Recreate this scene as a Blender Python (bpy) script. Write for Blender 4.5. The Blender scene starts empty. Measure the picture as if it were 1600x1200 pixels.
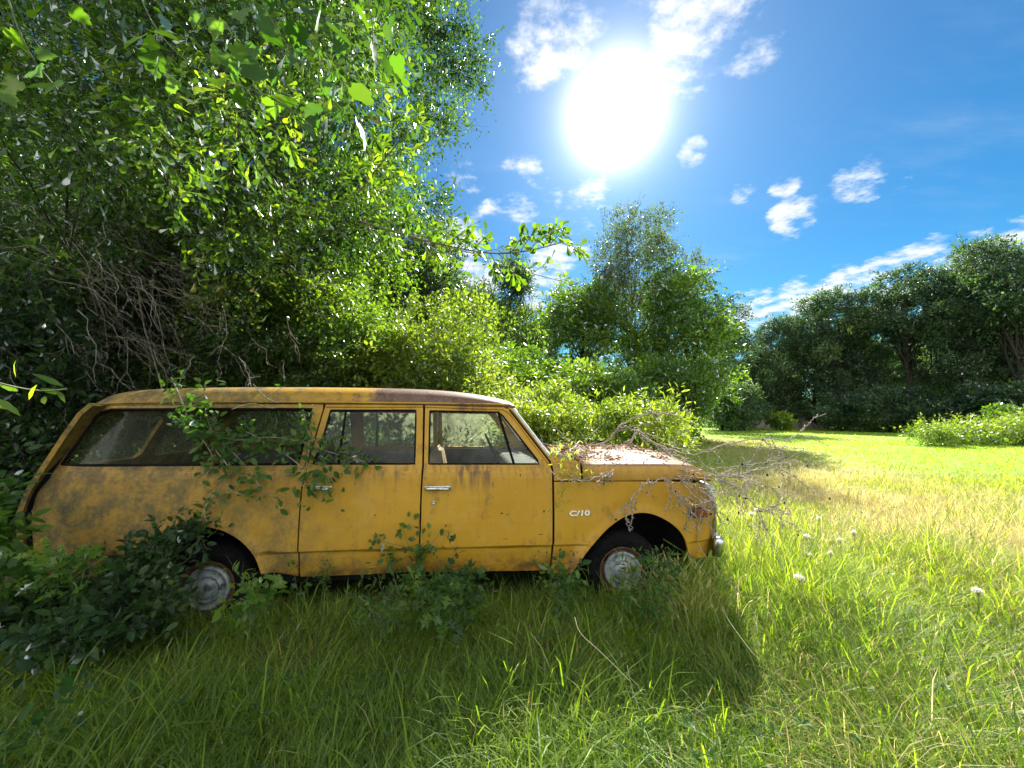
import bpy, bmesh, math, random
import numpy as np
from mathutils import Vector, Matrix
from mathutils.geometry import tessellate_polygon
R = math.radians
sc = bpy.context.scene
COL = sc.collection

# ------------------------------------------------------------------ camera
F = 580.0                      # focal length in pixels of a 1600 wide frame
PITCH = math.atan(50 / 580)
H = 1.60
cam_d = bpy.data.cameras.new('camera'); cam = bpy.data.objects.new('camera', cam_d); COL.objects.link(cam)
cam.location = (0, 0, H); cam.rotation_euler = (R(90) + PITCH, 0, 0)
cam_d.sensor_width = 36; cam_d.lens = 36 * F / 1600; cam_d.clip_start = 0.05; cam_d.clip_end = 4000
sc.camera = cam

def ray(u, v):
    r = (u - 800) / F; t = (600 - v) / F
    c, s = math.cos(PITCH), math.sin(PITCH)
    return np.array([r, c - t * s, s + t * c])
def W(u, v, Y):                # world point on the sight line at distance Y ahead
    d = ray(u, v); return np.array([0, 0, H]) + d * (Y / d[1])

# ------------------------------------------------------------------ sun, sky
SD = ray(961, 178); SD = SD / np.linalg.norm(SD)
ELEV = math.asin(SD[2]); AZ = math.atan2(SD[0], SD[1])
SUN_E, SKY_E, EXPO = 5.0, 0.095, 1.60
sl = bpy.data.lights.new('sun', 'SUN'); sl.energy = SUN_E; sl.angle = R(0.5); sl.color = (1, .93, .80)
so = bpy.data.objects.new('sun', sl); COL.objects.link(so)
so.rotation_euler = Vector(SD).to_track_quat('Z', 'Y').to_euler(); so.location = (10, 20, 30)

class NT:
    def __init__(s, nt): s.nt = nt; nt.nodes.clear()
    def n(s, t, **k):
        nd = s.nt.nodes.new(t)
        for a, b in k.items():
            if a.startswith('_'): setattr(nd, a[1:], b)
            else:
                key = a.replace('__', ' ')
                sock = nd.inputs[int(key[1:])] if key[0] == 'i' and key[1:].isdigit() else nd.inputs[key]
                s.put(sock, b)
        return nd
    def put(s, sock, b):
        if isinstance(b, bpy.types.Node): b = b.outputs[0]
        if isinstance(b, bpy.types.NodeSocket): s.nt.links.new(b, sock)
        elif isinstance(b, (tuple, list)) and len(b) == 3 and sock.type == 'RGBA': sock.default_value = (*b, 1)
        else: sock.default_value = b
    def m(s, op, a, b=0.0, c=0.0, clamp=False):
        nd = s.nt.nodes.new('ShaderNodeMath'); nd.operation = op; nd.use_clamp = clamp
        s.put(nd.inputs[0], a); s.put(nd.inputs[1], b); s.put(nd.inputs[2], c); return nd.outputs[0]
    def vm(s, op, a, b=(0, 0, 0)):
        nd = s.nt.nodes.new('ShaderNodeVectorMath'); nd.operation = op
        s.put(nd.inputs[0], a); s.put(nd.inputs[1], b); return nd
    def mix(s, f, a, b, mode='MIX'):
        nd = s.nt.nodes.new('ShaderNodeMix'); nd.data_type = 'RGBA'; nd.blend_type = mode
        s.put(nd.inputs[0], f); s.put(nd.inputs[6], a); s.put(nd.inputs[7], b); return nd.outputs[2]
    def ss(s, x, lo, hi):
        nd = s.nt.nodes.new('ShaderNodeMapRange'); nd.interpolation_type = 'SMOOTHSTEP'
        s.put(nd.inputs[0], x); nd.inputs[1].default_value = lo; nd.inputs[2].default_value = hi
        nd.inputs[3].default_value = 0; nd.inputs[4].default_value = 1; return nd.outputs[0]
    def noise(s, vec, scale, detail=4, rough=.55):
        nd = s.nt.nodes.new('ShaderNodeTexNoise'); s.put(nd.inputs['Vector'], vec)
        nd.inputs['Scale'].default_value = scale; nd.inputs['Detail'].default_value = detail
        nd.inputs['Roughness'].default_value = rough; return nd.outputs[0]
    def scale(s, vec, v): return s.vm('MULTIPLY', vec, v).outputs[0]
    def mixs(s, f, a, b):
        nd = s.nt.nodes.new('ShaderNodeMixShader'); s.put(nd.inputs[0], f)
        s.put(nd.inputs[1], a); s.put(nd.inputs[2], b); return nd.outputs[0]

def build_world():
    w = bpy.data.worlds.new('World'); sc.world = w; w.use_nodes = True
    T = NT(w.node_tree)
    sky = T.n('ShaderNodeTexSky'); sky.sky_type = 'NISHITA'; sky.sun_disc = False
    sky.sun_elevation = ELEV; sky.sun_rotation = AZ; sky.air_density = 1.0; sky.dust_density = .15; sky.ozone_density = 2.2
    tc = T.n('ShaderNodeTexCoord').outputs['Generated']
    sep = T.n('ShaderNodeSeparateXYZ', i0=tc)
    z = T.m('MAXIMUM', sep.outputs[2], .0)
    zz = T.m('ADD', z, .13)
    pl = T.n('ShaderNodeCombineXYZ', i0=T.m('DIVIDE', sep.outputs[0], zz), i1=T.m('DIVIDE', sep.outputs[1], zz), i2=0.0).outputs[0]
    n1 = T.noise(pl, 3.4, 10, .66)
    n2 = T.noise(T.scale(pl, (1, 1.6, 1)), 7.5, 7, .6)
    cov = None
    def patch(u, v, rad, wt):
        nonlocal cov
        d = ray(u, v); d = d / np.linalg.norm(d)
        c = T.vm('DOT_PRODUCT', tc, tuple(float(x) for x in d)).outputs['Value']
        g = T.m('MULTIPLY', T.ss(c, math.cos(R(rad)), math.cos(R(rad * .25))), wt)
        cov = g if cov is None else T.m('MAXIMUM', cov, g)
    for p in ((885, 15, 9, .42), (985, -45, 8, .36), (1085, 40, 8, .42), (835, 85, 6, .42), (1190, 45, 7, .36), (1345, 288, 3.8, .40), (1240, 340, 3.8, .42),
              (1395, 285, 4, .30), (1085, 238, 3.0, .42), (1160, 296, 2.5, .40), (1225, 288, 2.5, .38), (900, 315, 7, .38), (820, 300, 8, .36), (960, 350, 6, .32),
              (740, 330, 9, .36), (720, 420, 12, .46), (860, 440, 9, .44), (930, 440, 8, .34), (1110, 400, 6, .27),
              (1170, 485, 6, .46), (1240, 472, 4.5, .46), (1310, 458, 4.5, .46), (1390, 440, 4.5, .45), (1460, 418, 4.5, .44), (1540, 402, 4, .42), (1620, 382, 4.5, .42),
              (560, 300, 9, .3), (300, 100, 14, .25), (100, 300, 16, .3)): patch(*p)
    # unseen bright cloud added behind the camera to fill the shaded wagon side
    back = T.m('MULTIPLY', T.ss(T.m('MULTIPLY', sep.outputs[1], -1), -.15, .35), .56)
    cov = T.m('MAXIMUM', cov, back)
    m = T.m('ADD', T.m('MULTIPLY', n1, .72), T.m('MULTIPLY', n2, .28))
    dens = T.ss(T.m('ADD', m, T.m('MULTIPLY', cov, .62)), .70, .86)
    dens = T.m('MULTIPLY', dens, T.ss(sep.outputs[2], .02, .1))
    # sun aureole and thin high veil
    cs = T.vm('DOT_PRODUCT', tc, tuple(float(x) for x in SD)).outputs['Value']
    cs = T.m('MAXIMUM', cs, 0.0)
    g1 = T.m('MULTIPLY', T.m('POWER', cs, 420), 3.2)
    g2 = T.m('MULTIPLY', T.m('POWER', cs, 120), .42)
    g3 = T.m('MULTIPLY', T.m('POWER', cs, 13), .13)
    glow = T.m('ADD', T.m('ADD', g1, g2), g3)
    veil = T.m('MULTIPLY', T.ss(T.noise(T.scale(pl, (.8, 2.4, 1)), 1.4, 6, .6), .50, .85), .22)
    hs = T.n('ShaderNodeHueSaturation', Saturation=1.22, Value=1.0, Color=sky)
    base = T.mix(1.0, hs, SKY_TINT, 'MULTIPLY')
    col = T.mix(veil, base, (2.6, 3.0, 3.4))
    hz = T.m('MULTIPLY', T.m('SUBTRACT', 1.0, T.ss(sep.outputs[2], .0, .38)), .22)
    col = T.mix(hz, col, (1.5, 2.5, 3.4))
    lit = T.m('ADD', .75, T.m('MULTIPLY', n2, .5))
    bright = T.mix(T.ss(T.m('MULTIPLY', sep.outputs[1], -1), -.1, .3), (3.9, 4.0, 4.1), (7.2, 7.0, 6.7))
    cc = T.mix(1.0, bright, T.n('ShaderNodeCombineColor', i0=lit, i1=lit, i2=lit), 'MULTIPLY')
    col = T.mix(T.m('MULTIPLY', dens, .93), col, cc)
    gv = T.n('ShaderNodeCombineColor', i0=glow, i1=T.m('MULTIPLY', glow, .84), i2=T.m('MULTIPLY', glow, 1.04))
    gs = T.vm('SCALE', gv); gs.inputs['Scale'].default_value = 4.5
    col = T.vm('ADD', col, gs.outputs[0])
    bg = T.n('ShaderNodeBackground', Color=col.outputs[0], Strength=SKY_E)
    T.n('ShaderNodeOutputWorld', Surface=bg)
SKY_TINT = (.165, .42, .47)
build_world()
sc.view_settings.view_transform = 'Standard'; sc.view_settings.look = 'None'
sc.view_settings.exposure = EXPO; sc.view_settings.gamma = 1; sc.view_settings.use_curve_mapping = False
cy = sc.cycles; DENOISE = True
cy.max_bounces = 7; cy.diffuse_bounces = 4; cy.glossy_bounces = 3; cy.transmission_bounces = 5; cy.transparent_max_bounces = 12
cy.volume_bounces = 0; cy.caustics_reflective = False; cy.caustics_refractive = False
cy.use_adaptive_sampling = True; cy.adaptive_threshold = .02
cy.use_denoising = DENOISE; cy.denoiser = 'OPENIMAGEDENOISE'; cy.sample_clamp_indirect = 6

# ------------------------------------------------------------------ helpers
def tag(o, label=None, cat=None, group=None, kind=None):
    if label: o['label'] = label
    if cat: o['category'] = cat
    if group: o['group'] = group
    if kind: o['kind'] = kind
    return o
def empty(name, label, cat, loc=(0, 0, 0), rz=0, group=None):
    o = bpy.data.objects.new(name, None); COL.objects.link(o); o.location = loc; o.rotation_euler = (0, 0, rz)
    o.empty_display_size = .1
    return tag(o, label, cat, group)
def mesh_obj(name, V, faces, mat, parent=None, smooth=False, attr=None):
    me = bpy.data.meshes.new(name); V = np.asarray(V, np.float32)
    if isinstance(faces, np.ndarray):
        k = faces.shape[1]; idx = faces.ravel().astype(np.int32); nf = len(faces)
        ls = np.arange(nf, dtype=np.int32) * k
    else:
        idx = np.array([i for f in faces for i in f], np.int32); nf = len(faces)
        tot = np.array([len(f) for f in faces], np.int32); ls = np.concatenate([[0], np.cumsum(tot)[:-1]]).astype(np.int32)
    me.vertices.add(len(V)); me.vertices.foreach_set('co', V.ravel())
    me.loops.add(len(idx)); me.loops.foreach_set('vertex_index', idx)
    me.polygons.add(nf); me.polygons.foreach_set('loop_start', ls)
    if attr is not None:
        a = me.attributes.new('v', 'FLOAT', 'POINT'); a.data.foreach_set('value', np.asarray(attr, np.float32))
    me.update(calc_edges=True)
    if smooth: me.polygons.foreach_set('use_smooth', np.ones(nf, bool))
    if mat is not None: me.materials.append(mat)
    o = bpy.data.objects.new(name, me); COL.objects.link(o)
    if parent is not None: o.parent = parent
    return o
def copy_tree(o, parent=None):
    c = o.copy(); COL.objects.link(c)
    if parent is not None: c.parent = parent
    for ch in list(o.children): copy_tree(ch, c)
    return c
def unit(a): return a / (np.linalg.norm(a, axis=-1, keepdims=True) + 1e-9)

class Geo:                     # gathers pieces of ONE part
    def __init__(s): s.V = []; s.F = []; s.n = 0
    def add(s, V, F):
        V = np.asarray(V, float).reshape(-1, 3)
        s.V.append(V); s.F += [tuple(int(i) + s.n for i in f) for f in F]; s.n += len(V)
    def box(s, x0, x1, y0, y1, z0, z1, b=0.0):
        bm = bmesh.new(); bmesh.ops.create_cube(bm, size=1)
        for v in bm.verts: v.co = Vector(((x0 + x1) / 2 + v.co.x * (x1 - x0), (y0 + y1) / 2 + v.co.y * (y1 - y0), (z0 + z1) / 2 + v.co.z * (z1 - z0)))
        if b: bmesh.ops.bevel(bm, geom=bm.edges[:], offset=b, segments=2, affect='EDGES', profile=.6)
        s.bm(bm)
    def bm(s, bm):
        bm.verts.index_update()
        s.add([v.co[:] for v in bm.verts], [[v.index for v in f.verts] for f in bm.faces]); bm.free()
    def tube(s, P, rad, n=6, cap=True):
        P = np.asarray(P, float); rad = np.broadcast_to(np.asarray(rad, float), (len(P),))
        T = unit(np.gradient(P, axis=0)); up = np.array([0, 0, 1.]) if abs(T[0][2]) < .9 else np.array([1., 0, 0])
        A = unit(np.cross(T, up)); B = np.cross(T, A)
        an = np.arange(n) * 2 * math.pi / n
        V = P[:, None] + rad[:, None, None] * (np.cos(an)[None, :, None] * A[:, None] + np.sin(an)[None, :, None] * B[:, None])
        F = [(i * n + k, i * n + (k + 1) % n, (i + 1) * n + (k + 1) % n, (i + 1) * n + k) for i in range(len(P) - 1) for k in range(n)]
        if cap: F += [tuple(range(n))[::-1], tuple((len(P) - 1) * n + k for k in range(n))]
        s.add(V, F)
    def lathe(s, prof, c, axis='y', n=40, sgn=1):   # prof: (radius, offset along axis)
        an = np.arange(n) * 2 * math.pi / n; V = []
        for r, h in prof:
            for a in an: V.append((c[0] + r * math.cos(a), c[1] + sgn * h, c[2] + r * math.sin(a)) if axis == 'y' else (c[0] + sgn * h, c[1] + r * math.cos(a), c[2] + r * math.sin(a)))
        m = len(prof)
        F = [(i * n + k, i * n + (k + 1) % n, (i + 1) * n + (k + 1) % n, (i + 1) * n + k) for i in range(m - 1) for k in range(n)]
        s.add(V, F)
    def build(s, name, mat, parent=None, smooth=True):
        return mesh_obj(name, np.concatenate(s.V), s.F, mat, parent, smooth)

# ------------------------------------------------------------------ materials
def new_mat(name):
    m = bpy.data.materials.new(name); m.use_nodes = True; return m, NT(m.node_tree)
def finish(T, sh): T.n('ShaderNodeOutputMaterial', Surface=sh)
def simple(name, col, rough=.6, metal=0, var=.25, sc_=8, bump=0, coord='Object'):
    m, T = new_mat(name); tc = T.n('ShaderNodeTexCoord').outputs[coord]
    nz = T.noise(tc, sc_, 6)
    f = T.ss(nz, .3, .7)
    c = T.mix(f, tuple(x * (1 - var) for x in col), tuple(min(1, x * (1 + var)) for x in col))
    p = T.n('ShaderNodeBsdfPrincipled', Base__Color=c, Roughness=rough, Metallic=metal)
    if rough >= .9: p.inputs['Specular IOR Level'].default_value = .12
    if bump: p2 = T.n('ShaderNodeBump', Strength=bump, Distance=.02, Height=nz); T.put(p.inputs['Normal'], p2)
    finish(T, p); return m
def leaf_mat(name, stops, trans=.45, gloss=.35, tr_mul=(1.5, 1.9, .6), rough=.38, ts=1.0, tst=None):
    m, T = new_mat(name)
    at = T.n('ShaderNodeAttribute', _attribute_name='v').outputs['Fac']
    cr = T.n('ShaderNodeValToRGB', Fac=at); e = cr.color_ramp
    while len(e.elements) < len(stops): e.elements.new(.5)
    for k, (p, c) in enumerate(stops): e.elements[k].position = p; e.elements[k].color = (*c, 1)
    tcol = T.mix(1.0, cr, tuple(x * ts for x in tr_mul), 'MULTIPLY')
    if tst:
        c2 = T.n('ShaderNodeValToRGB', Fac=at); e = c2.color_ramp
        while len(e.elements) < len(tst): e.elements.new(.5)
        for k, (p, c) in enumerate(tst): e.elements[k].position = p; e.elements[k].color = (*c, 1)
        tcol = c2.outputs[0]
    d = T.n('ShaderNodeBsdfDiffuse', Color=cr); t = T.n('ShaderNodeBsdfTranslucent', Color=tcol)
    g = T.n('ShaderNodeBsdfGlossy', Color=(.9, .95, 1), Roughness=rough)
    a = T.mixs(trans, d, t)
    lw = T.n('ShaderNodeLayerWeight', Blend=.35).outputs['Fresnel']
    finish(T, T.mixs(T.m('MULTIPLY', lw, gloss), a, g)); return m

BARK = simple('bark', (.05, .042, .034), .9, var=.5, sc_=14, bump=.6)
BARKL = simple('pale_bark', (.24, .21, .17), .9, var=.4, sc_=20, bump=.4)
TWIG = simple('dead_twig', (.36, .31, .27), .85, var=.35, sc_=30)
STEM = simple('green_stem', (.10, .13, .05), .7, var=.3, sc_=20)
L_OAK = leaf_mat('oak_leaf', [(0, (.022, .052, .014)), (.42, (.05, .10, .02)), (.75, (.11, .18, .022)), (1, (.24, .29, .025))], .55, .32, (2.3, 2.7, .6))
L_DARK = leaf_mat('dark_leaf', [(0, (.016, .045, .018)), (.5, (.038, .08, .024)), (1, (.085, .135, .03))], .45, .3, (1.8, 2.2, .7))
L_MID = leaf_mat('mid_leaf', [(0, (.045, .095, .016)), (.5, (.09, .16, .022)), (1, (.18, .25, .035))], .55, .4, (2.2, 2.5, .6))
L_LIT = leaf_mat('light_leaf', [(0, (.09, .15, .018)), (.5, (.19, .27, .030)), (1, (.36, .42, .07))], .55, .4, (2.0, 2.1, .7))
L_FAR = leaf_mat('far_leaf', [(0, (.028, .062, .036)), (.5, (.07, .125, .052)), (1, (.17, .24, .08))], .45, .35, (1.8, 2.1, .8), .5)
L_GREY = leaf_mat('glare_veiled_leaf', [(0, (.05, .075, .035)), (.5, (.10, .14, .06)), (1, (.18, .23, .10))], .45, .35, (1.5, 1.8, .8))  # grey tone puts the sun glare veiling the tall tree into its leaves
L_VINE = leaf_mat('vine_leaf', [(0, (.035, .08, .03)), (.5, (.065, .13, .035)), (1, (.15, .23, .04))], .5, .22, (1.9, 2.5, .4))
GRASS = leaf_mat('grass_blade', [(0, (.075, .12, .05)), (.32, (.15, .225, .065)), (.6, (.26, .37, .04)), (.75, (.36, .37, .07)), (.85, (.48, .42, .17)), (1, (.68, .60, .34))], .55, .02, rough=.5,
                 tst=[(0, (.10, .20, .008)), (.32, (.24, .42, .012)), (.6, (.50, .70, .016)), (.75, (.62, .66, .06)), (.85, (.66, .58, .18)), (1, (.78, .68, .34))])


def paint(name, kind='body'):
    m, T = new_mat(name); tc = T.n('ShaderNodeTexCoord').outputs['Object']
    sep = T.n('ShaderNodeSeparateXYZ', i0=tc); X, Y, Z = sep.outputs
    n_lo = T.noise(tc, 1.6, 5); n_mid = T.noise(tc, 7, 8, .65); n_hi = T.noise(tc, 42, 6, .6); n_sp = T.noise(tc, 120, 3, .6)
    streak = T.noise(T.scale(tc, (26, 26, 1.6)), 1.0, 5, .6)
    base = T.mix(T.ss(n_lo, .3, .7), (.42, .222, .008), (.48, .272, .022))
    base = T.mix(T.m('MULTIPLY', T.ss(n_mid, .45, .75), .5), base, (.42, .23, .03))
    base = T.mix(T.m('MULTIPLY', T.ss(streak, .52, .78), .38), base, (.20, .14, .06))
    chalk = T.ss(T.noise(T.scale(tc, (2.2, 2, 3.0)), 1.7, 7, .7), .50, .66)
    base = T.mix(T.m('MULTIPLY', chalk, .3), base, (.52, .34, .09))
    blot = T.ss(T.noise(T.scale(tc, (3.0, 3, 2.0)), 2.3, 9, .72), .54, .64)
    base = T.mix(T.m('MULTIPLY', blot, .5), base, (.17, .105, .03))
    # algae and grime over the rear, its shade painted into the colour too
    rear = T.ss(T.m('ADD', T.m('MULTIPLY', X, -1), T.m('MULTIPLY', n_lo, 1.6)), 1.6, 3.5)
    gr = T.m('MULTIPLY', rear, T.ss(T.m('ADD', n_mid, T.m('MULTIPLY', n_hi, .5)), .55, .95))
    base = T.mix(T.m('MULTIPLY', rear, .55), base, (.22, .135, .03))
    base = T.mix(T.m('MULTIPLY', gr, .9), base, (.065, .068, .04))
    # dirt held under the belt and along the sill
    belt = T.m('MULTIPLY', T.ss(Z, .98, 1.17), T.m('SUBTRACT', 1.0, T.ss(Z, 1.2, 1.23)))
    bd = T.m('MULTIPLY', belt, T.ss(T.m('ADD', streak, T.m('MULTIPLY', n_hi, .4)), .60, .95))
    base = T.mix(T.m('MULTIPLY', bd, .75), base, (.15, .085, .04))
    sill = T.m('MULTIPLY', T.m('SUBTRACT', 1.0, T.ss(Z, .36, .52)), T.ss(n_mid, .35, .6))
    base = T.mix(T.m('MULTIPLY', sill, .8), base, (.10, .05, .025))
    spots = T.ss(T.m('ADD', n_hi, T.m('MULTIPLY', n_mid, .55)), .955, 1.0)
    base = T.mix(spots, base, (.10, .045, .02))
    speck = T.m('MULTIPLY', T.ss(n_sp, .66, .72), .6)
    base = T.mix(speck, base, (.20, .12, .045))
    rust = (.15, .075, .045)
    rcol = T.mix(T.ss(n_mid, .3, .7), (.16, .09, .065), (.075, .038, .028))
    rcol = T.mix(T.m('MULTIPLY', T.ss(n_hi, .5, .7), .5), rcol, (.30, .22, .17))
    if kind == 'roof':
        k = T.ss(T.m('ADD', X, T.m('MULTIPLY', T.m('SUBTRACT', n_mid, .5), 1.1)), -1.35, -1.12)
        base = T.mix(k, base, rcol)
        low = T.m('MULTIPLY', T.ss(n_mid, .52, .66), .45); base = T.mix(low, base, rcol)
    if kind == 'hood':
        hc = T.mix(T.ss(n_mid, .3, .7), (.20, .125, .095), (.31, .215, .165))
        hc = T.mix(T.m('MULTIPLY', T.ss(n_hi, .48, .66), .6), hc, (.10, .05, .035))
        up = T.ss(T.n('ShaderNodeSeparateXYZ', i0=T.n('ShaderNodeNewGeometry').outputs['Normal']).outputs[2], .25, .75)
        base = T.mix(.35, base, (.50, .33, .14))
        base = T.mix(T.m('MULTIPLY', up, .92), base, hc)
    stain = T.m('MULTIPLY', T.m('MULTIPLY', T.ss(X, -.52, -.42), T.m('SUBTRACT', 1.0, T.ss(X, -.2, -.06))), T.ss(Z, .92, 1.16))
    stain = T.m('MULTIPLY', stain, T.ss(T.m('ADD', streak, T.m('MULTIPLY', n_mid, .5)), .62, .86))
    base = T.mix(T.m('MULTIPLY', stain, .8), base, (.13, .065, .035))
    rg = T.m('ADD', .42, T.m('MULTIPLY', T.m('ADD', gr, n_mid), .3))
    bp = T.n('ShaderNodeBump', Strength=.4, Distance=.012, Height=T.m('ADD', n_lo, T.m('MULTIPLY', n_hi, .06)))
    p = T.n('ShaderNodeBsdfPrincipled', Base__Color=base, Roughness=rg, Normal=bp); p.inputs['Specular IOR Level'].default_value = .4
    if kind == 'hood': p.inputs['Specular IOR Level'].default_value = .1; T.put(p.inputs['Roughness'], .85)
    finish(T, p); return m
PAINT = paint('mustard_paint'); ROOFP = paint('rusted_roof_paint', 'roof'); HOODP = paint('faded_hood_paint', 'hood')
CHROME = simple('pitted_chrome', (.55, .57, .58), .28, 1, .35, 30)
DULL = simple('dull_white_metal', (.55, .56, .54), .5, .3, .25, 25)
DARK = simple('dark_underbody', (.006, .006, .007), .9, 0, .4, 20)
RUBBER = simple('rubber', (.008, .008, .009), 1.0, 0, .4, 30)
RUSTM = simple('rusty_steel', (.12, .06, .035), .85, .1, .5, 24, .3)
INTER = simple('grey_interior', (.07, .075, .08), .8, 0, .3, 9)
VINYLL = simple('pale_vinyl', (.30, .26, .20), .7, 0, .1, 12)
VINYL = simple('tan_vinyl', (.22, .14, .08), .7, 0, .3, 12)
LINER = simple('red_brown_trim', (.13, .065, .035), .8, 0, .35, 9)
def glass_mat(name, dirt, col=(.42, .46, .40), gl=.5):
    m, T = new_mat(name); tc = T.n('ShaderNodeTexCoord').outputs['Object']
    nz = T.noise(tc, 9, 8, .65); nl = T.noise(tc, 2.0, 4)
    f = T.m('ADD', T.m('MULTIPLY', T.ss(T.m('ADD', nz, T.m('MULTIPLY', nl, .6)), .5, 1.05), dirt), dirt * .2)
    tr = T.n('ShaderNodeBsdfTransparent', Color=(.96, .985, .96))
    dd = T.mixs(.5, T.n('ShaderNodeBsdfDiffuse', Color=col), T.n('ShaderNodeBsdfTranslucent', Color=col))
    a = T.mixs(f, tr, dd)
    lw = T.n('ShaderNodeFresnel', IOR=1.45)
    g = T.n('ShaderNodeBsdfGlossy', Color=(1, 1, 1), Roughness=.06)
    finish(T, T.mixs(T.m('MULTIPLY', lw, gl), a, g)); return m
GLASS = glass_mat('dusty_glass', .05, gl=.25); GLASSD = glass_mat('grimy_glass', .10, (.10, .11, .07), .03)
GLASSF = glass_mat('dusty_far_glass', .30, (.50, .55, .36), .05)
GLASSR = glass_mat('rear_glass', .22, (.16, .18, .10), .06)
def lamp_glass():
    m, T = new_mat('amber_lens')
    p = T.n('ShaderNodeBsdfPrincipled', Base__Color=(.28, .06, .02), Roughness=.2); finish(T, p); return m
AMBER = lamp_glass()
HEADL = simple('clear_lens', (.5, .52, .52), .12, .2, .1, 10)

# ------------------------------------------------------------------ ground
rng = np.random.default_rng(7)
def gz(x, y):                  # gentle swells of the meadow
    x = np.asarray(x, float); y = np.asarray(y, float)
    a = .022 * np.sin(x * .9 + 1.3) * np.cos(y * .8) + .012 * np.sin(x * 2.7 + y * 2.1) + .05 * np.sin(x * .11 + 2) * np.sin(y * .13)
    return a * np.clip((np.hypot(x, y)) / 3, 0, 1)
STRAW = np.array([[14, 24], [10.6, 16], [9.0, 12], [7.6, 9], [6.4, 7.0], [6.4, 5.6], [7.5, 4.4]])
def straw_mask(x, y):
    d = np.full(np.shape(x), 9e9)
    for i in range(len(STRAW) - 1):
        a, b = STRAW[i], STRAW[i + 1]; ab = b - a
        t = np.clip(((x - a[0]) * ab[0] + (y - a[1]) * ab[1]) / (ab @ ab), 0, 1)
        d = np.minimum(d, np.hypot(x - a[0] - t * ab[0], y - a[1] - t * ab[1]))
    return np.exp(-(d / 2.4) ** 2)
def build_ground():
    xs = np.concatenate([-np.geomspace(900, 20, 14), np.arange(-19, 19.1, .5), np.geomspace(20, 900, 14)])
    ys = np.concatenate([-np.geomspace(300, 6, 8), np.arange(-5, 25.1, .5), np.geomspace(26, 1500, 16)])
    Xg, Yg = np.meshgrid(xs, ys, indexing='ij'); n, m = Xg.shape
    V = np.stack([Xg, Yg, gz(Xg, Yg)], -1).reshape(-1, 3)
    i, j = np.meshgrid(np.arange(n - 1), np.arange(m - 1), indexing='ij'); a = (i * m + j).ravel()
    Fc = np.stack([a, a + m, a + m + 1, a + 1], 1)
    mt, T = new_mat('meadow_soil'); tc = T.n('ShaderNodeTexCoord').outputs['Object']
    at = T.n('ShaderNodeAttribute', _attribute_name='v').outputs['Fac']
    f = T.noise(tc, 1.1, 8, .65); f2 = T.noise(tc, 22, 6, .7)
    g = T.mix(T.ss(f, .35, .65), (.18, .34, .014), (.24, .42, .018))
    xyz = T.n('ShaderNodeSeparateXYZ', i0=tc); far = T.m('MULTIPLY', T.ss(xyz.outputs[1], 7, 13), T.ss(xyz.outputs[0], -1, 4))
    soil = T.mix(T.ss(f2, .35, .6), (.04, .045, .016), (.08, .10, .025))
    c = T.mix(far, soil, g)
    c = T.mix(T.m('MULTIPLY', T.ss(f2, .45, .7), .35), c, (.05, .085, .015))
    c = T.mix(T.m('MULTIPLY', at, .8), c, (.34, .29, .13))
    p = T.n('ShaderNodeBsdfPrincipled', Base__Color=c, Roughness=.95, Normal=T.n('ShaderNodeBump', Strength=.7, Distance=.05, Height=f2))
    finish(T, p)
    o = mesh_obj('ground', V, Fc, mt, None, True, straw_mask(V[:, 0], V[:, 1])); tag(o, kind='structure')
build_ground()

# ------------------------------------------------------------------ the wagon
YAW = R(7.0); Y0 = 3.12; WID = 1.94
cy_, sy_ = math.cos(YAW), math.sin(YAW)
def P(u, v, yl=0.0):           # traced pixel -> wagon coordinates on the plane y = yl
    d = ray(u, v)
    k = (yl + Y0 * cy_) / (-d[0] * sy_ + d[1] * cy_)
    w = d * k
    return np.array([w[0] * cy_ + (w[1] - Y0) * sy_, yl, w[2] + H])
zbA = P(110, 727, .045); zbB = P(850, 727, .045)
def zb(x): return zbA[2] + (np.asarray(x) - zbA[0]) * (zbB[2] - zbA[2]) / (zbB[0] - zbA[0])
HP = np.array([-1.0, -.86, -.80, -.70, -.662, -.640, -.60, -.45, -.28, -.10, -.055, -.035, -.012, .0])
YP = np.array([.10, .070, .052, .034, .030, .002, .0, -.004, .0, .012, .020, .034, .040, .044])
def arch_px(pts): return np.array([P(u, v)[[0, 2]] for u, v in pts])
ARF = arch_px([(893, 896), (899, 887), (914, 865), (933, 840), (955, 818), (980, 803), (1005, 799), (1030, 806), (1055, 822), (1069, 840), (1076, 868)])
ARR = arch_px([(184, 905), (194, 890), (219, 858), (250, 834), (281, 823), (312, 820), (344, 825), (366, 835), (384, 848), (400, 868), (409, 896)])
def chaik(p, k=2):
    p = np.asarray(p, float)
    for _ in range(k):
        q = np.empty((2 * len(p), p.shape[1])); q[0] = p[0]; q[-1] = p[-1]
        q[1:-1:2] = .75 * p[:-1] + .25 * p[1:]; q[2:-1:2] = .25 * p[:-1] + .75 * p[1:]; p = q
    return p
ARF = chaik(ARF); ARR = chaik(ARR)
def dist_poly(x, z, pl):
    d = np.full(np.shape(x), 9e9)
    for a, b in zip(pl[:-1], pl[1:]):
        ab = b - a; t = np.clip(((x - a[0]) * ab[0] + (z - a[1]) * ab[1]) / (ab @ ab + 1e-12), 0, 1)
        d = np.minimum(d, np.hypot(x - a[0] - t * ab[0], z - a[1] - t * ab[1]))
    return d
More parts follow.
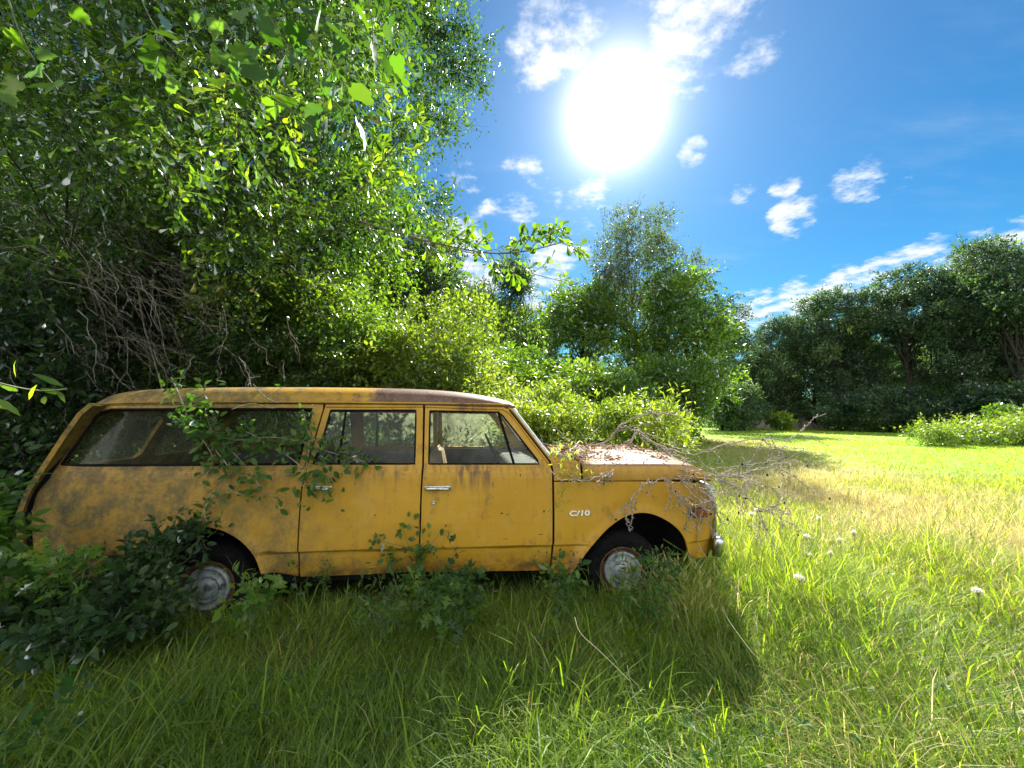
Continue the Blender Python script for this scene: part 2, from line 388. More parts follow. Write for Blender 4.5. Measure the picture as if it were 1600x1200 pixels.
def ys(x, z):
    x = np.asarray(x, float); z = np.asarray(z, float); h = z - zb(x)
    y = np.where(h > 0, .044 + h * .30, np.interp(h, HP, YP))
    d = np.minimum(dist_poly(x, z, ARF), dist_poly(x, z, ARR))
    k = np.clip(1 - d / .085, 0, 1); k = k * k * (3 - 2 * k)
    low = np.where(h < -.2, 1, np.clip(-h / .2, 0, 1))
    y = y * (1 - k * low * .8) - .020 * k * low
    # fender nose and rear corner turn inward
    y = y + .09 * np.clip((x - 1.60) / .22, 0, 1) ** 2 + .10 * np.clip((-3.05 - x) / .35, 0, 1) ** 2
    return y
def S(u, v):                   # pixel on the body side skin -> (x, z)
    y = 0.0
    for _ in range(8):
        p = P(u, v, y); y = float(ys(p[0], p[2]))
    return (p[0], p[2])
def side_map(x, z): return np.stack([x, ys(x, z), z], -1)
def far_map(x, z): return np.stack([x, WID - ys(x, z), z], -1)

def rs(loop, st):
    out = []
    for a, b in zip(loop, loop[1:] + loop[:1]):
        a = np.array(a, float); b = np.array(b, float); n = max(1, int(np.linalg.norm(b - a) / st))
        out += [tuple(a + (b - a) * k / n) for k in range(n)]
    return out
def panel(name, outline, holes, mapf, mat, parent, step=(.04, .016), thick=.018, flip=False, smooth=True):
    loops = [rs(list(map(tuple, outline)), .04)] + [rs(list(map(tuple, h)), .04) for h in holes]
    tris = tessellate_polygon([[Vector((p[0], p[1], 0)) for p in l] for l in loops])
    pts = [p for l in loops for p in l]
    bm = bmesh.new(); vs = [bm.verts.new((p[0], p[1], 0)) for p in pts]
    for t in tris:
        try: bm.faces.new([vs[i] for i in t])
        except ValueError: pass
    A = np.array(pts); lo, hi = A.min(0), A.max(0)
    for ax in (0, 1):
        if not step[ax]: continue
        for c in np.arange(math.floor(lo[ax] / step[ax]) * step[ax], hi[ax], step[ax])[1:]:
            no = (1, 0, 0) if ax == 0 else (0, 1, 0); co = (c, 0, 0) if ax == 0 else (0, c, 0)
            bmesh.ops.bisect_plane(bm, geom=bm.verts[:] + bm.edges[:] + bm.faces[:], plane_co=co, plane_no=no, dist=1e-5)
    bmesh.ops.remove_doubles(bm, verts=bm.verts[:], dist=1e-4)
    bm.normal_update()
    for f in bm.faces:
        if f.normal.z < 0: f.normal_flip()
    bm.verts.index_update()
    Q = np.array([v.co[:2] for v in bm.verts]); n = len(Q); e = 1e-3
    C = mapf(Q[:, 0], Q[:, 1])
    dx = mapf(Q[:, 0] + e, Q[:, 1]) - mapf(Q[:, 0] - e, Q[:, 1]); dz = mapf(Q[:, 0], Q[:, 1] + e) - mapf(Q[:, 0], Q[:, 1] - e)
    N = unit(np.cross(dx, dz))
    if flip: N = -N
    faces = [[v.index for v in f.verts] for f in bm.faces]
    if flip: faces = [f[::-1] for f in faces]
    rim = [(l.edge.verts[0].index, l.edge.verts[1].index, l) for e_ in bm.edges if len(e_.link_faces) == 1 for l in e_.link_loops]
    F2 = [f for f in faces] + [[i + n for i in f[::-1]] for f in faces]
    nr = []
    for _, _, l in rim:
        a, b = l.vert.index, l.link_loop_next.vert.index
        if flip: a, b = b, a
        F2.append([b, a, a + n, b + n]); nr.append(1)
    bm.free()
    V = np.concatenate([C, C - N * thick])
    o = mesh_obj(name, V, F2, mat, parent, True)
    me = o.data; nf = len(faces)
    if smooth and len(me.polygons) == len(F2):
        LN = []
        for k, f in enumerate(F2):
            if k < nf: LN += [tuple(N[i]) for i in f]
            elif k < 2 * nf: LN += [tuple(-N[i - n]) for i in f]
            else:
                p = V[f]; q = np.cross(p[1] - p[0], p[2] - p[0]); q = q / (np.linalg.norm(q) + 1e-9); LN += [tuple(q)] * 4
        me.normals_split_custom_set(LN)
    return o

TR = empty('abandoned_wagon', 'rusting mustard yellow old three door truck wagon sunk in the grass', 'truck', (0, Y0, 0), YAW)
px = lambda L: [S(u, v) for u, v in L]
# --- near side skin
Q_WIN = [(97, 725), (120, 694), (145, 660), (151, 651), (160, 644), (174, 640), (300, 639), (487, 639), (486, 646), (467, 720), (464, 725)]
quarter = panel('rear_quarter_panel', px([(172, 633), (300, 631), (505, 632), (504, 640), (478, 727), (470, 765), (466, 880), (466, 900), (409, 897)])
      + [tuple(p) for p in ARR[::-1]] + px([(182, 906), (64, 906), (50, 850), (48, 800), (58, 772), (84, 736), (110, 697), (140, 650), (152, 639)]),
      [px(Q_WIN)], side_map, PAINT, TR)
RD_WIN = [(517, 641), (650, 641), (648, 725), (489, 725), (503, 690)]
rdoor = panel('rear_door', px([(509, 632), (661, 632), (659.5, 727), (657, 765), (654.5, 893), (560, 898), (469.5, 901), (468.5, 880), (472.5, 765), (481, 727)]),
      [px(RD_WIN)], side_map, PAINT, TR)
FD_WIN = [(672, 642), (779, 644), (786, 650), (840, 719), (842, 725), (670, 725)]
fdoor = panel('front_door', px([(664.5, 632), (787, 636), (795, 641), (858, 722), (862, 735), (862.5, 752), (863, 849), (858.5, 891), (657.5, 894), (659.5, 765), (662.5, 727)]),
      [px(FD_WIN)], side_map, PAINT, TR)
fend = panel('front_fender', px([(866, 753), (980, 752.5), (1070, 753), (1088, 755), (1099, 759), (1107, 767), (1113, 785), (1116, 810), (1116, 838), (1110, 860), (1104, 869), (1088, 872)])
      + [tuple(p) for p in ARF[::-1]] + px([(890, 897), (861, 897), (866.5, 849)]), [], side_map, PAINT, TR)
apil = panel('windshield_pillar', px([(790, 634.5), (797, 634), (806, 642), (859, 711), (880, 716), (906, 722), (908, 750.5), (866, 751), (864.5, 732), (861, 721), (797.5, 640)]), [], side_map, PAINT, TR)
# --- far side skin
def flipx(L): return [tuple(p) for p in L]
panel('far_fender', px([(866, 753), (1070, 753), (1099, 759), (1113, 785), (1116, 838), (1104, 869), (1088, 872)]) + [tuple(p) for p in ARF[::-1]] + px([(890, 897), (861, 897), (866.5, 849)]), [], far_map, PAINT, TR, flip=True, step=(.06, .04))
panel('far_pillar', px([(790, 634.5), (797, 634), (806, 642), (859, 711), (906, 722), (908, 750.5), (866, 751), (864.5, 732), (797.5, 640)]), [], far_map, PAINT, TR, flip=True, step=(.06, .04))
fd2 = panel('driver_door', px([(664.5, 632), (787, 636), (795, 641), (858, 722), (862.5, 752), (863, 849), (858.5, 891), (657.5, 894), (662.5, 727)]), [px(FD_WIN)], far_map, PAINT, TR, flip=True, step=(.06, .04))
xB = S(660, 700)[0]; xr = S(97, 725)[0]
def hz(x, h): return (x, float(zb(x)) + h)
xd = P(548, 670, 1.80)[0]; xe = P(568, 670, 1.80)[0]
FH1 = [hz(xe, .01), hz(xB - .06, .01), hz(xB - .06, .44), hz(xe, .44)]
FH2 = [hz(xr + .02, .01), hz(xd, .01), hz(xd, .44), hz(xr + .42, .43), hz(xr + .33, .38)]
panel('far_quarter_panel', px([(172, 633), (300, 631), (661, 632), (656, 894), (409, 897)]) + [tuple(p) for p in ARR[::-1]]
      + px([(182, 906), (64, 906), (50, 850), (48, 800), (58, 772), (110, 697), (152, 639)]), [FH1, FH2], far_map, PAINT, TR, flip=True, step=(.06, .04))
# sliding divider of the far window
g = Geo(); xx = P(590, 670, 1.8)[0]; g.box(xx - .012, xx + .012, WID - .17, WID - .14, float(zb(xx)), float(zb(xx)) + .45); g.build('window_divider', RUBBER, TR)

# --- glass
def inset_map(off, far=False):
    return (lambda x, z: np.stack([x, (WID - ys(x, z) - off) if far else ys(x, z) + off, z], -1))
gq = panel('quarter_window', px(Q_WIN), [], inset_map(.012), GLASSD, TR, (.2, .1), .004)
gr_ = panel('window_glass', px(RD_WIN), [], inset_map(.012), GLASS, rdoor, (.2, .1), .004)
gf = panel('window_glass', px([(672, 642), (777, 644), (801, 725), (670, 725)]), [], inset_map(.012), GLASS, fdoor, (.2, .1), .004)
gv = panel('vent_window', px([(781, 647), (786, 650), (840, 719), (842, 725), (804, 725)]), [], inset_map(.010), GLASS, fdoor, (.2, .1), .004)
panel('window_glass', px(FD_WIN), [], inset_map(.012, True), GLASSF, fd2, (.2, .1), .004, flip=True)
panel('far_window', FH1, [], inset_map(.012, True), GLASSF, TR, (.2, .1), .004, flip=True)
panel('far_window', FH2, [], inset_map(.012, True), GLASSF, TR, (.2, .1), .004, flip=True)
def side_line(pts, off=0.0):
    out = []
    for x, z in pts: out.append((x, float(ys(x, z)) + off, z))
    return np.array(out)
def seal(L, name, parent, rad=.0075, mat=RUBBER, closed=True, off=.002):
    p = rs(px(L), .05)
    if closed: p = p + [p[0]]
    else: p = p[:len(p) - int(max(0, np.linalg.norm(np.array(px(L)[0]) - np.array(px(L)[-1])) / .05)) + 1]
    g = Geo(); g.tube(side_line(p, off), rad, 6); return g.build(name, mat, parent)
seal(Q_WIN, 'window_seal', TR, .011); seal(RD_WIN, 'window_seal', rdoor); seal(FD_WIN, 'window_seal', fdoor)
def bar(L, name, parent, rad, mat, off=0.0):
    p = px(L); g = Geo(); q = []
    for a, b in zip(p[:-1], p[1:]):
        for k in range(6): q.append(np.array(a) + (np.array(b) - np.array(a)) * k / 6)
    q.append(np.array(p[-1])); g.tube(side_line(q, off), rad, 6); return g.build(name, mat, parent)
bar([(778, 643), (803, 725)], 'vent_frame', fdoor, .011, RUBBER, .0)
bar([(540, 641), (528, 725)], 'window_divider', rdoor, .008, RUBBER, .01)
bar([(797, 632.5), (700, 630.5), (500, 628.5), (300, 628), (175, 630), (152, 634), (140, 641)], 'drip_rail', TR, .009, PAINT, -.012)
bar([(664, 635.5), (785, 639.5), (797, 646), (860, 728)], 'door_frame_rib', fdoor, .006, PAINT, -.004)
bar([(510, 635.5), (661, 635.5)], 'door_frame_rib', rdoor, .006, PAINT, -.004)

# --- dark jambs behind the gaps, black rear seam
def jamb(L, name='door_jamb', w=.05, off=.03, mat=DARK):
    p = px(L); g = Geo(); A = []
    for a, b in zip(p[:-1], p[1:]):
        for k in range(8): A.append(np.array(a) + (np.array(b) - np.array(a)) * k / 8)
    A.append(np.array(p[-1])); A = np.array(A); T = unit(np.gradient(A, axis=0)); Nn = np.stack([-T[:, 1], T[:, 0]], 1)
    L1 = side_line(A + Nn * w / 2, off); L2 = side_line(A - Nn * w / 2, off); n = len(A)
    V = np.concatenate([L1, L2, L1 + [0, .02, 0], L2 + [0, .02, 0]])
    Fs = [(i, i + 1, n + i + 1, n + i) for i in range(n - 1)] + [(2 * n + i, 3 * n + i, 3 * n + i + 1, 2 * n + i + 1) for i in range(n - 1)]
    Fs += [(i, 2 * n + i, 2 * n + i + 1, i + 1) for i in range(n - 1)] + [(n + i, n + i + 1, 3 * n + i + 1, 3 * n + i) for i in range(n - 1)]
    g.add(V, Fs); return g.build(name, mat, TR)
jamb([(507, 634), (479, 727), (471, 765), (467.5, 880), (468, 898)])
jamb([(663, 634), (661, 727), (658, 765), (656, 892)])
jamb([(796, 640), (861, 725), (864, 752), (865, 849), (860, 892)])
jamb([(866, 752), (1092, 753)], 'hood_gap', .03, .045)
jamb([(168, 632), (140, 645), (104, 696), (72, 746), (52, 768), (44, 800), (48, 850), (62, 904)], 'rear_seam', .11, .022)

bar([(165, 633), (152, 640), (138, 652), (105, 697), (76, 744), (54, 769), (45, 800), (47, 850), (58, 902)], 'rear_seam_shade', TR, .020, DARK, .004)  # dark tube stands in for the shadowed gap at the rear seam
# --- rear end: profile swept across the width, two door windows
RP = np.array([P(u, v, .12)[[0, 2]] for u, v in [(146, 630), (128, 645), (103, 680), (74, 724), (48, 764), (34, 800), (36, 850), (52, 905)]])
RS = np.concatenate([[0], np.cumsum(np.linalg.norm(np.diff(RP, axis=0), axis=1))])
def rear_map(y, s):
    x = np.interp(s, RS, RP[:, 0]); z = np.interp(s, RS, RP[:, 1])
    c = np.abs(y - WID / 2) / (WID / 2); return np.stack([x + .05 * np.clip((c - .72) / .28, 0, 1.1) ** 2.0, y, z], -1)
def rw(y0, y1, s0, s1): return [(y0 + .05, s0), (y1 - .05, s0), (y1, s0 + .05), (y1, s1 - .05), (y1 - .05, s1), (y0 + .05, s1), (y0, s1 - .05), (y0, s0 + .05)]
h1, h2 = rw(.24, .90, .12, .56), rw(1.04, 1.70, .12, .56)
panel('rear_door_pair', [(.05, 0), (WID - .05, 0), (WID - .05, float(RS[-1])), (.05, float(RS[-1]))], [h1, h2], rear_map, PAINT, TR, (.06, .05), .03)
for hh in (h1, h2): panel('rear_window', hh, [], lambda y, s: rear_map(y, s) + np.array([.015, 0, 0]), GLASSR, TR, (.3, .3), .004)
g = Geo(); b0 = P(40, 880, .1); g.box(b0[0] - .10, b0[0] + .02, .05, WID - .05, .42, .54, .02); g.build('rear_bumper', RUSTM, TR)

# --- roof
roof_top = [(147, 637, 642), (150, 622, 636), (160, 613, 632), (175, 608.5, 630.5), (210, 605, 630), (300, 603, 629), (400, 602.5, 627), (500, 603, 628), (600, 604.5, 629), (660, 606.5, 630), (710, 610, 631), (750, 616, 632), (778, 622.5, 632.5), (792, 628, 633), (799, 633.5, 634)]
V = []; sec = [(0, 0), (.010, .22), (.030, .45), (.062, .66), (.11, .83), (.18, .94), (.28, 1.0), (.45, 1.07), (.65, 1.12), (.79, 1.14)]
for u, vt, vr in roof_top:
    xr_, zr = S(u, vr); yr_ = float(ys(xr_, zr)) - .012
    zt = P(u, vt, yr_ + .12)[2]; hgt = max(zt - zr, .004)
    endk = 0
    row = [(xr_, yr_ + a * ((WID / 2 - yr_) / .79), zr + hgt * b) for a, b in sec]
    row = row + [(p[0], WID - p[1], p[2]) for p in row[-2::-1]]
    bow = .10 * max(0, (u - 700) / 100)
    row = [(p[0] + bow * (1 - ((p[1] - WID / 2) / (WID / 2)) ** 2) * (1 if u > 700 else 0) - .05 * (1 - ((p[1] - WID / 2) / (WID / 2)) ** 2) * max(0, (170 - u) / 30), p[1], p[2]) for p in row]
    V += row
n = len(sec) * 2 - 1; m = len(roof_top)
Fs = [(i * n + k, (i + 1) * n + k, (i + 1) * n + k + 1, i * n + k + 1) for i in range(m - 1) for k in range(n - 1)]
V = np.array(V); Vi = V - [0, 0, .025]; nn = len(V)
g = Geo(); rim = []
for i in range(m - 1): rim += [(i * n, i * n + nn, (i + 1) * n + nn, (i + 1) * n), (i * n + n - 1, (i + 1) * n + n - 1, (i + 1) * n + n - 1 + nn, i * n + n - 1 + nn)]
for k in range(n - 1): rim += [(k, k + 1, k + 1 + nn, k + nn), ((m - 1) * n + k, (m - 1) * n + k + nn, (m - 1) * n + k + 1 + nn, (m - 1) * n + k + 1)]
g.add(np.concatenate([V, Vi]), Fs + [tuple(i + nn for i in f[::-1]) for f in Fs] + rim)
roof = g.build('roof', ROOFP, TR)
mod = roof.modifiers.new('s', 'SUBSURF'); mod.levels = 1; mod.render_levels = 1

# --- hood, cowl
hs_ = [(909, 724, 751), (930, 724, 750.5), (980, 724, 750), (1030, 724, 749), (1060, 724.5, 748.5), (1082, 727, 748), (1096, 733, 748), (1106, 741, 748.5), (1109, 745, 748.5)]
V = []; nsec = 0
for u, vt, vl in hs_:
    pl_ = P(u, vl, .04); pt = P(u, vt, .06); zt, zl = pt[2], min(pl_[2], pt[2] - .004); x = pt[0]; dip = 1 if u < 1080 else max(0, (1109 - u) / 29)
    hf = [(.036, 0), (.030, .5), (.034, .82), (.048, .96), (.075, 1.0)]
    row = [(x, a, zl + (zt - zl) * b) for a, b in hf]
    row += [(x + .02, .2, zt + .012 * dip), (x + .03, .32, zt + .018 * dip), (x + .03, .38, zt + .040 * dip), (x + .035, .6, zt + .058 * dip), (x + .04, WID / 2, zt + .066 * dip)]
    row += [(p[0], WID - p[1], p[2]) for p in row[-2::-1]]; nsec = len(row); V += row
m = len(hs_); n = nsec
Fs = [(i * n + k, (i + 1) * n + k, (i + 1) * n + k + 1, i * n + k + 1) for i in range(m - 1) for k in range(n - 1)]
g = Geo(); V = np.array(V); nn = len(V); Vi = V.copy(); Vi[:, 2] -= .02; Vi[:, 1] = WID / 2 + (Vi[:, 1] - WID / 2) * .985
rim = []
for i in range(m - 1): rim += [(i * n, i * n + nn, (i + 1) * n + nn, (i + 1) * n), (i * n + n - 1, (i + 1) * n + n - 1, (i + 1) * n + n - 1 + nn, i * n + n - 1 + nn)]
for k in range(n - 1): rim += [(k, k + 1, k + 1 + nn, k + nn), ((m - 1) * n + k, (m - 1) * n + k + nn, (m - 1) * n + k + 1 + nn, (m - 1) * n + k + 1)]
g.add(np.concatenate([V, Vi]), Fs + [tuple(i + nn for i in f[::-1]) for f in Fs] + rim)
hood = g.build('hood', HOODP, TR)
def slab(name, pts, mat, parent=TR, th=.015):   # a thin sheet through 3D outline points
    g = Geo(); p = np.array(pts, float); nrm = np.cross(p[1] - p[0], p[2] - p[0]); nrm = nrm / np.linalg.norm(nrm) * th; k = len(p)
    g.add(np.concatenate([p, p - nrm]), [tuple(range(k)), tuple(range(2 * k - 1, k - 1, -1))] + [(i, i + k, (i + 1) % k + k, (i + 1) % k) for i in range(k)])
    return g.build(name, mat, parent, False)
c0 = P(858, 711, .08); c1 = P(906, 722.5, .05)
slab('cowl_panel', [(c0[0], .12, c0[2]), (c1[0], .05, c1[2]), (c1[0] + .03, WID / 2, c1[2] + .05), (c1[0], WID - .05, c1[2]), (c0[0], WID - .12, c0[2]), (c0[0] + .06, WID / 2, c0[2] + .05)], HOODP)
# windshield with curved glass
wt = P(800, 636, .20); wb_ = P(859, 712, .09)
def ws_map(y, s):
    c = (y - WID / 2) / (WID / 2); bow = .10 * (1 - c * c)
    x = wt[0] + (wb_[0] - wt[0]) * s + bow; z = wt[2] + (wb_[2] - wt[2]) * s
    return np.stack([x, WID / 2 + (y - WID / 2) * (1 + .12 * s) * .86, z], -1)
wso = [(.02, .02), (WID - .02, .02), (WID - .02, .98), (.02, .98)]
wsi = [(.09, .09), (WID - .09, .09), (WID - .09, .93), (.09, .93)]
panel('windshield_frame', wso, [wsi], ws_map, DULL, TR, (.15, .2), .02, flip=True)
panel('windshield', wsi, [], ws_map, GLASS, TR, (.15, .2), .005, flip=True)
g = Geo(); q = ws_map(np.array([.35, .75, 1.1]), np.array([.99, .9, .86])); g.tube(q + [.02, 0, .01], .006, 5); g.build('wiper', RUBBER, TR)

# --- front end
fx = S(1113, 790)[0]; zt = P(1108, 762, .02)[2]; zl_ = P(1108, 866, .02)[2]
g = Geo()
strip = [(1101, 757), (1111, 762), (1118, 775), (1121.5, 795), (1121, 815), (1119.5, 838)]
q = np.array([P(u, v, .015) for u, v in strip]); g.tube(q + [-.012, .02, 0], [.010, .016, .02, .02, .018, .014], 8)
q2 = q.copy(); q2[:, 1] = WID - .035; g.tube(q2 + [-.012, 0, 0], .018, 8)
g.tube([(fx - .01, .04, zt - .02), (fx + .06, .4, zt), (fx + .08, WID / 2, zt), (fx + .06, WID - .4, zt), (fx - .01, WID - .04, zt - .02)], .02, 8)
g.tube([(fx + .0, .04, zl_ + .14), (fx + .06, .4, zl_ + .14), (fx + .08, WID / 2, zl_ + .14), (fx + .06, WID - .4, zl_ + .14), (fx, WID - .04, zl_ + .14)], .02, 8)
g.build('grille_surround', DULL, TR)
g = Geo()
for k in range(7): z = zl_ + .19 + k * (zt - zl_ - .25) / 6; g.tube([(fx - .02, .42, z), (fx + .03, WID / 2, z), (fx - .02, WID - .42, z)], .007, 5)
g.build('grille', CHROME, TR)
g = Geo(); g.box(fx - .16, fx - .05, .10, WID - .10, zl_ - .05, zt - .01, .01); g.build('radiator_panel', DARK, TR)
for yy in (.22, WID - .22):
    g = Geo(); zz = (zt + zl_) / 2 + .06; g.lathe([(.001, .035), (.05, .03), (.085, .012), (.09, 0), (.11, .01), (.115, -.03), (.115, -.08)], (fx - .02, yy, zz), 'x', 28); g.build('headlight', HEADL, TR)
g = Geo(); bx = P(1113, 850, .0); zc = P(1113, 853, 0)[2]
def bump_row(xc, yc, ang):
    pr = [(-.03, -.10), (.0, -.10), (.018, -.06), (.028, 0), (.034, .04), (.012, .068), (-.03, .066)]
    return [(xc + a * math.cos(ang), yc - a * math.sin(ang), zc + b) for a, b in pr]
rows = [bump_row(fx - .045, .02, 1.45), bump_row(fx - .01, .0, 1.2), bump_row(fx + .015, .02, .7), bump_row(fx + .05, .12, .25), bump_row(fx + .12, .5, .08), bump_row(fx + .14, WID / 2, 0)]
rows += [[(p[0], WID - p[1], p[2]) for p in r_] for r_ in rows[-2::-1]]
k = 7; V = [p for r_ in rows for p in r_]
g.add(V, [(i * k + j, (i + 1) * k + j, (i + 1) * k + (j + 1) % k, i * k + (j + 1) % k) for i in range(len(rows) - 1) for j in range(k)] + [tuple(range(k)), tuple((len(rows) - 1) * k + j for j in range(k))[::-1]])
g.build('front_bumper', CHROME, TR)
# marker lamp
def on_side(u, v, off=0.0):
    x, z = S(u, v); return np.array([x, float(ys(x, z)) + off, z])
a, b = on_side(1075, 793), on_side(1102, 807)
ml = Geo(); ml.box(a[0], b[0], min(a[1], b[1]) - .012, max(a[1], b[1]) + .01, b[2], a[2], .004); mlo = ml.build('marker_lamp', RUSTM, TR)
ml = Geo(); ml.box((a[0] + b[0]) / 2 - .01, b[0] - .012, min(a[1], b[1]) - .016, max(a[1], b[1]), b[2] + .012, a[2] - .012, .003); ml.build('lens', AMBER, mlo)
# door handles, lock, little holes
def handle(u0, u1, v, par, mat=CHROME):
    p0, p1 = on_side(u0, v), on_side(u1, v); g = Geo()
    g.tube([p0 + [-.005, -.004, 0], p0 + [.008, -.028, 0], p0 + [.05, -.036, .001], p1 + [-.03, -.034, .0], p1 + [-.008, -.026, 0], p1 + [0, -.004, 0]], [.011, .014, .010, .010, .012, .010], 8)
    g.box(p0[0] - .012, p1[0] + .006, p0[1] - .006, p0[1] + .004, p0[2] - .016, p0[2] + .016, .003)
    g.lathe([(.001, .046), (.011, .044), (.013, .03)], (p0[0] + .018, p0[1], p0[2]), 'y', 14, -1)
    g.build('door_handle', mat, par)
handle(666, 703, 763, fdoor); handle(489, 517, 763, rdoor)
p = on_side(677.5, 785.5); g = Geo(); g.lathe([(.0005, .008), (.006, .008), (.007, .010), (.013, .008), (.014, 0)], p, 'y', 18, -1); g.build('key_lock', CHROME, fdoor)
for u, v, w_, h_ in ((813, 743, .008, .03), (784, 802, .02, .012), (850, 799, .012, .03), (790, 842, .05, .004), (845, 835, .05, .004), (280, 796, .012, .012), (450, 803, .008, .008)):
    p = on_side(u, v); g = Geo(); bm = bmesh.new(); bmesh.ops.create_icosphere(bm, subdivisions=1, radius=1)
    for vv in bm.verts: vv.co = Vector((p[0] + vv.co.x * w_ / 2, p[1] + vv.co.y * .002, p[2] + vv.co.z * h_ / 2))
    g.bm(bm); g.build('rust_hole', DARK, TR, False)
# badge: C/10
def badge():
    c = bpy.data.curves.new('badge', 'FONT'); c.body = 'C/10'; c.size = .070; c.extrude = .004; c.offset = .0022; c.shear = .12; c.space_character = 1.02; c.align_x = 'CENTER'; c.align_y = 'CENTER'
    t = bpy.data.objects.new('badge_text', c); COL.objects.link(t); bpy.context.view_layer.update()
    me = bpy.data.meshes.new_from_object(t.evaluated_get(bpy.context.evaluated_depsgraph_get())); bpy.data.objects.remove(t); bpy.data.curves.remove(c)
    me.materials.clear(); me.materials.append(DULLW); o = bpy.data.objects.new('badge', me); COL.objects.link(o); o.parent = TR
    p = on_side(904.5, 802, -.006); o.location = p; o.rotation_euler = (R(90), 0, 0); o.scale = (1.25, .82, 1)
    o['label'] = 'raised white C/10 lettering on the front fender'
DULLW = simple('white_badge', (.75, .74, .68), .4, 0, .1, 40)
badge()

# --- underbody, arches, interior
x_a = S(60, 905)[0]; x_b = S(1085, 870)[0]; xf = float(S(970, 893)[0]); xw = float(S(321, 921)[0])
zs = float(S(660, 894)[1])
g = Geo(); g.box(x_a + .1, x_b - .05, .16, WID - .16, zs - .02, zs + .03); g.build('floor_pan', DARK, TR, False)
for ya in (.09, WID - .16): g = Geo(); g.box(S(412, 896)[0], S(890, 896)[0], ya, ya + .07, zs - .045, zs + .05, .01); g.build('rocker_rail', DARK, TR, False)
for cx_, AR, nm in ((xf, ARF, 'wheel_well'), (xw, ARR, 'wheel_well')):
    for far in (0, 1):
        g = Geo(); n = len(AR); AA = AR + np.array([0, .012]); y0_, y1_ = (.03, .42) if not far else (WID - .42, WID - .03)
        V = [(a_, y0_, b_) for a_, b_ in AA] + [(a_, y1_, b_) for a_, b_ in AA]
        yin = y1_ if not far else y0_
        V += [(AA[0][0], yin, .1), (AA[-1][0], yin, .1)]
        back = list(range(n, 2 * n)) if not far else list(range(n))
        g.add(V, [(i, i + 1, n + i + 1, n + i) for i in range(n - 1)] + [tuple(back) + (2 * n + 1, 2 * n)])
        g.build(nm, DARK, TR)
xd_ = S(880, 760)[0]; zbm = float(zb(0))
g = Geo(); g.box(xd_ - .06, xd_, .10, WID - .10, zs, zbm - .02); g.build('firewall', DARK, TR, False)
g = Geo(); g.box(xd_ - .42, xd_ - .06, .12, WID - .12, zbm - .28, zbm - .03, .04); g.build('dashboard', INTER, TR)
def bench(x, zt_, nm, mat, w0=.14, w1=WID - .14):
    g = Geo(); g.box(x, x + .50, w0, w1, zs + .16, zs + .36, .05)
    bm = bmesh.new(); bmesh.ops.create_cube(bm, size=1)
    for v in bm.verts:
        t = v.co.z + .5; v.co = Vector((x - .02 - t * .12 + v.co.x * (.14 - .05 * t), (w0 + w1) / 2 + v.co.y * (w1 - w0) * (1 - .06 * t), zs + .3 + t * (zt_ - zs - .3)))
    bmesh.ops.bevel(bm, geom=bm.edges[:], offset=.035, segments=3, affect='EDGES'); g.bm(bm)
    o = g.build(nm, mat, TR)
    gp = Geo(); ztt = zt_ - .005
    gp.tube([(x - .11, w0 - .002, zs + .5), (x - .10, w0 + .0, ztt - .08), (x - .125, w0 + .03, ztt), (x - .14, w0 + .10, ztt + .006), (x - .14, w1 - .1, ztt + .006)], .008, 6); gp.build('piping', VINYLL, o)
bench(S(672, 720)[0] + .10, zbm + .05, 'front_seat', VINYL)
bench(S(500, 720)[0] + .05, zbm - .04, 'middle_seat', INTER)
g = Geo(); c = np.array([xd_ - .50, WID - .55, zbm + .01]); an = np.linspace(0, 2 * math.pi, 33)
ax1 = np.array([0, 1, 0]); ax2 = np.array([-.42, 0, .9]); g.tube([c + .2 * (math.cos(t) * ax1 + math.sin(t) * ax2) for t in an], .011, 8, False)
g.tube([c + .2 * ax1, c, c - .2 * ax1], .01, 6); g.tube([c, c + np.array([.30, 0, -.16])], .02, 6); g.build('steering_wheel', RUBBER, TR)
g = Geo(); g.box(S(120, 727)[0], S(640, 727)[0], WID - .12, WID - .09, zs + .05, zbm - .01); g.box(S(680, 727)[0], S(850, 727)[0], WID - .13, WID - .10, zs + .05, zbm - .01, .0); g.build('side_trim', INTER, TR, False)
g = Geo(); g.box(S(112, 727)[0] + .15, S(460, 727)[0], .09, .12, float(ARR[:, 1].max()) + .03, zbm - .02); g.box(S(490, 727)[0], S(650, 727)[0], .085, .11, zs + .05, zbm - .02); g.box(S(675, 727)[0], S(850, 727)[0], .085, .11, zs + .05, zbm - .02); g.build('inner_panel', LINER, TR, False)

# --- wheels
def wheel(x, z, yc, sgn, name='wheel', tilt=0):
    r = bpy.data.objects.new(name, None); COL.objects.link(r); r.parent = TR; r.location = (x, yc, z); r.rotation_euler = (0, 0, tilt)
    g = Geo(); g.lathe([(.195, .0), (.215, .025), (.26, .045), (.31, .038), (.335, .01), (.340, -.03), (.340, -.13), (.33, -.17), (.28, -.2), (.2, -.19)], (0, 0, 0), 'y', 56, -sgn)
    g.build('tyre', RUBBER, r)
    g = Geo(); g.lathe([(.198, -.005), (.205, .012), (.198, .018), (.188, .005), (.180, -.02), (.165, -.025), (.158, -.01)], (0, 0, 0), 'y', 48, -sgn); g.build('rim', RUSTM, r)
    g = Geo(); g.lathe([(.160, -.012), (.163, .004), (.155, .016), (.146, .018), (.138, .008), (.112, .004), (.100, .018), (.092, .022), (.086, .010), (.080, .006), (.070, .030), (.05, .042), (.02, .047), (.0005, .048)], (0, 0, 0), 'y', 48, -sgn)
    g.build('hubcap', HUBM, r); return r
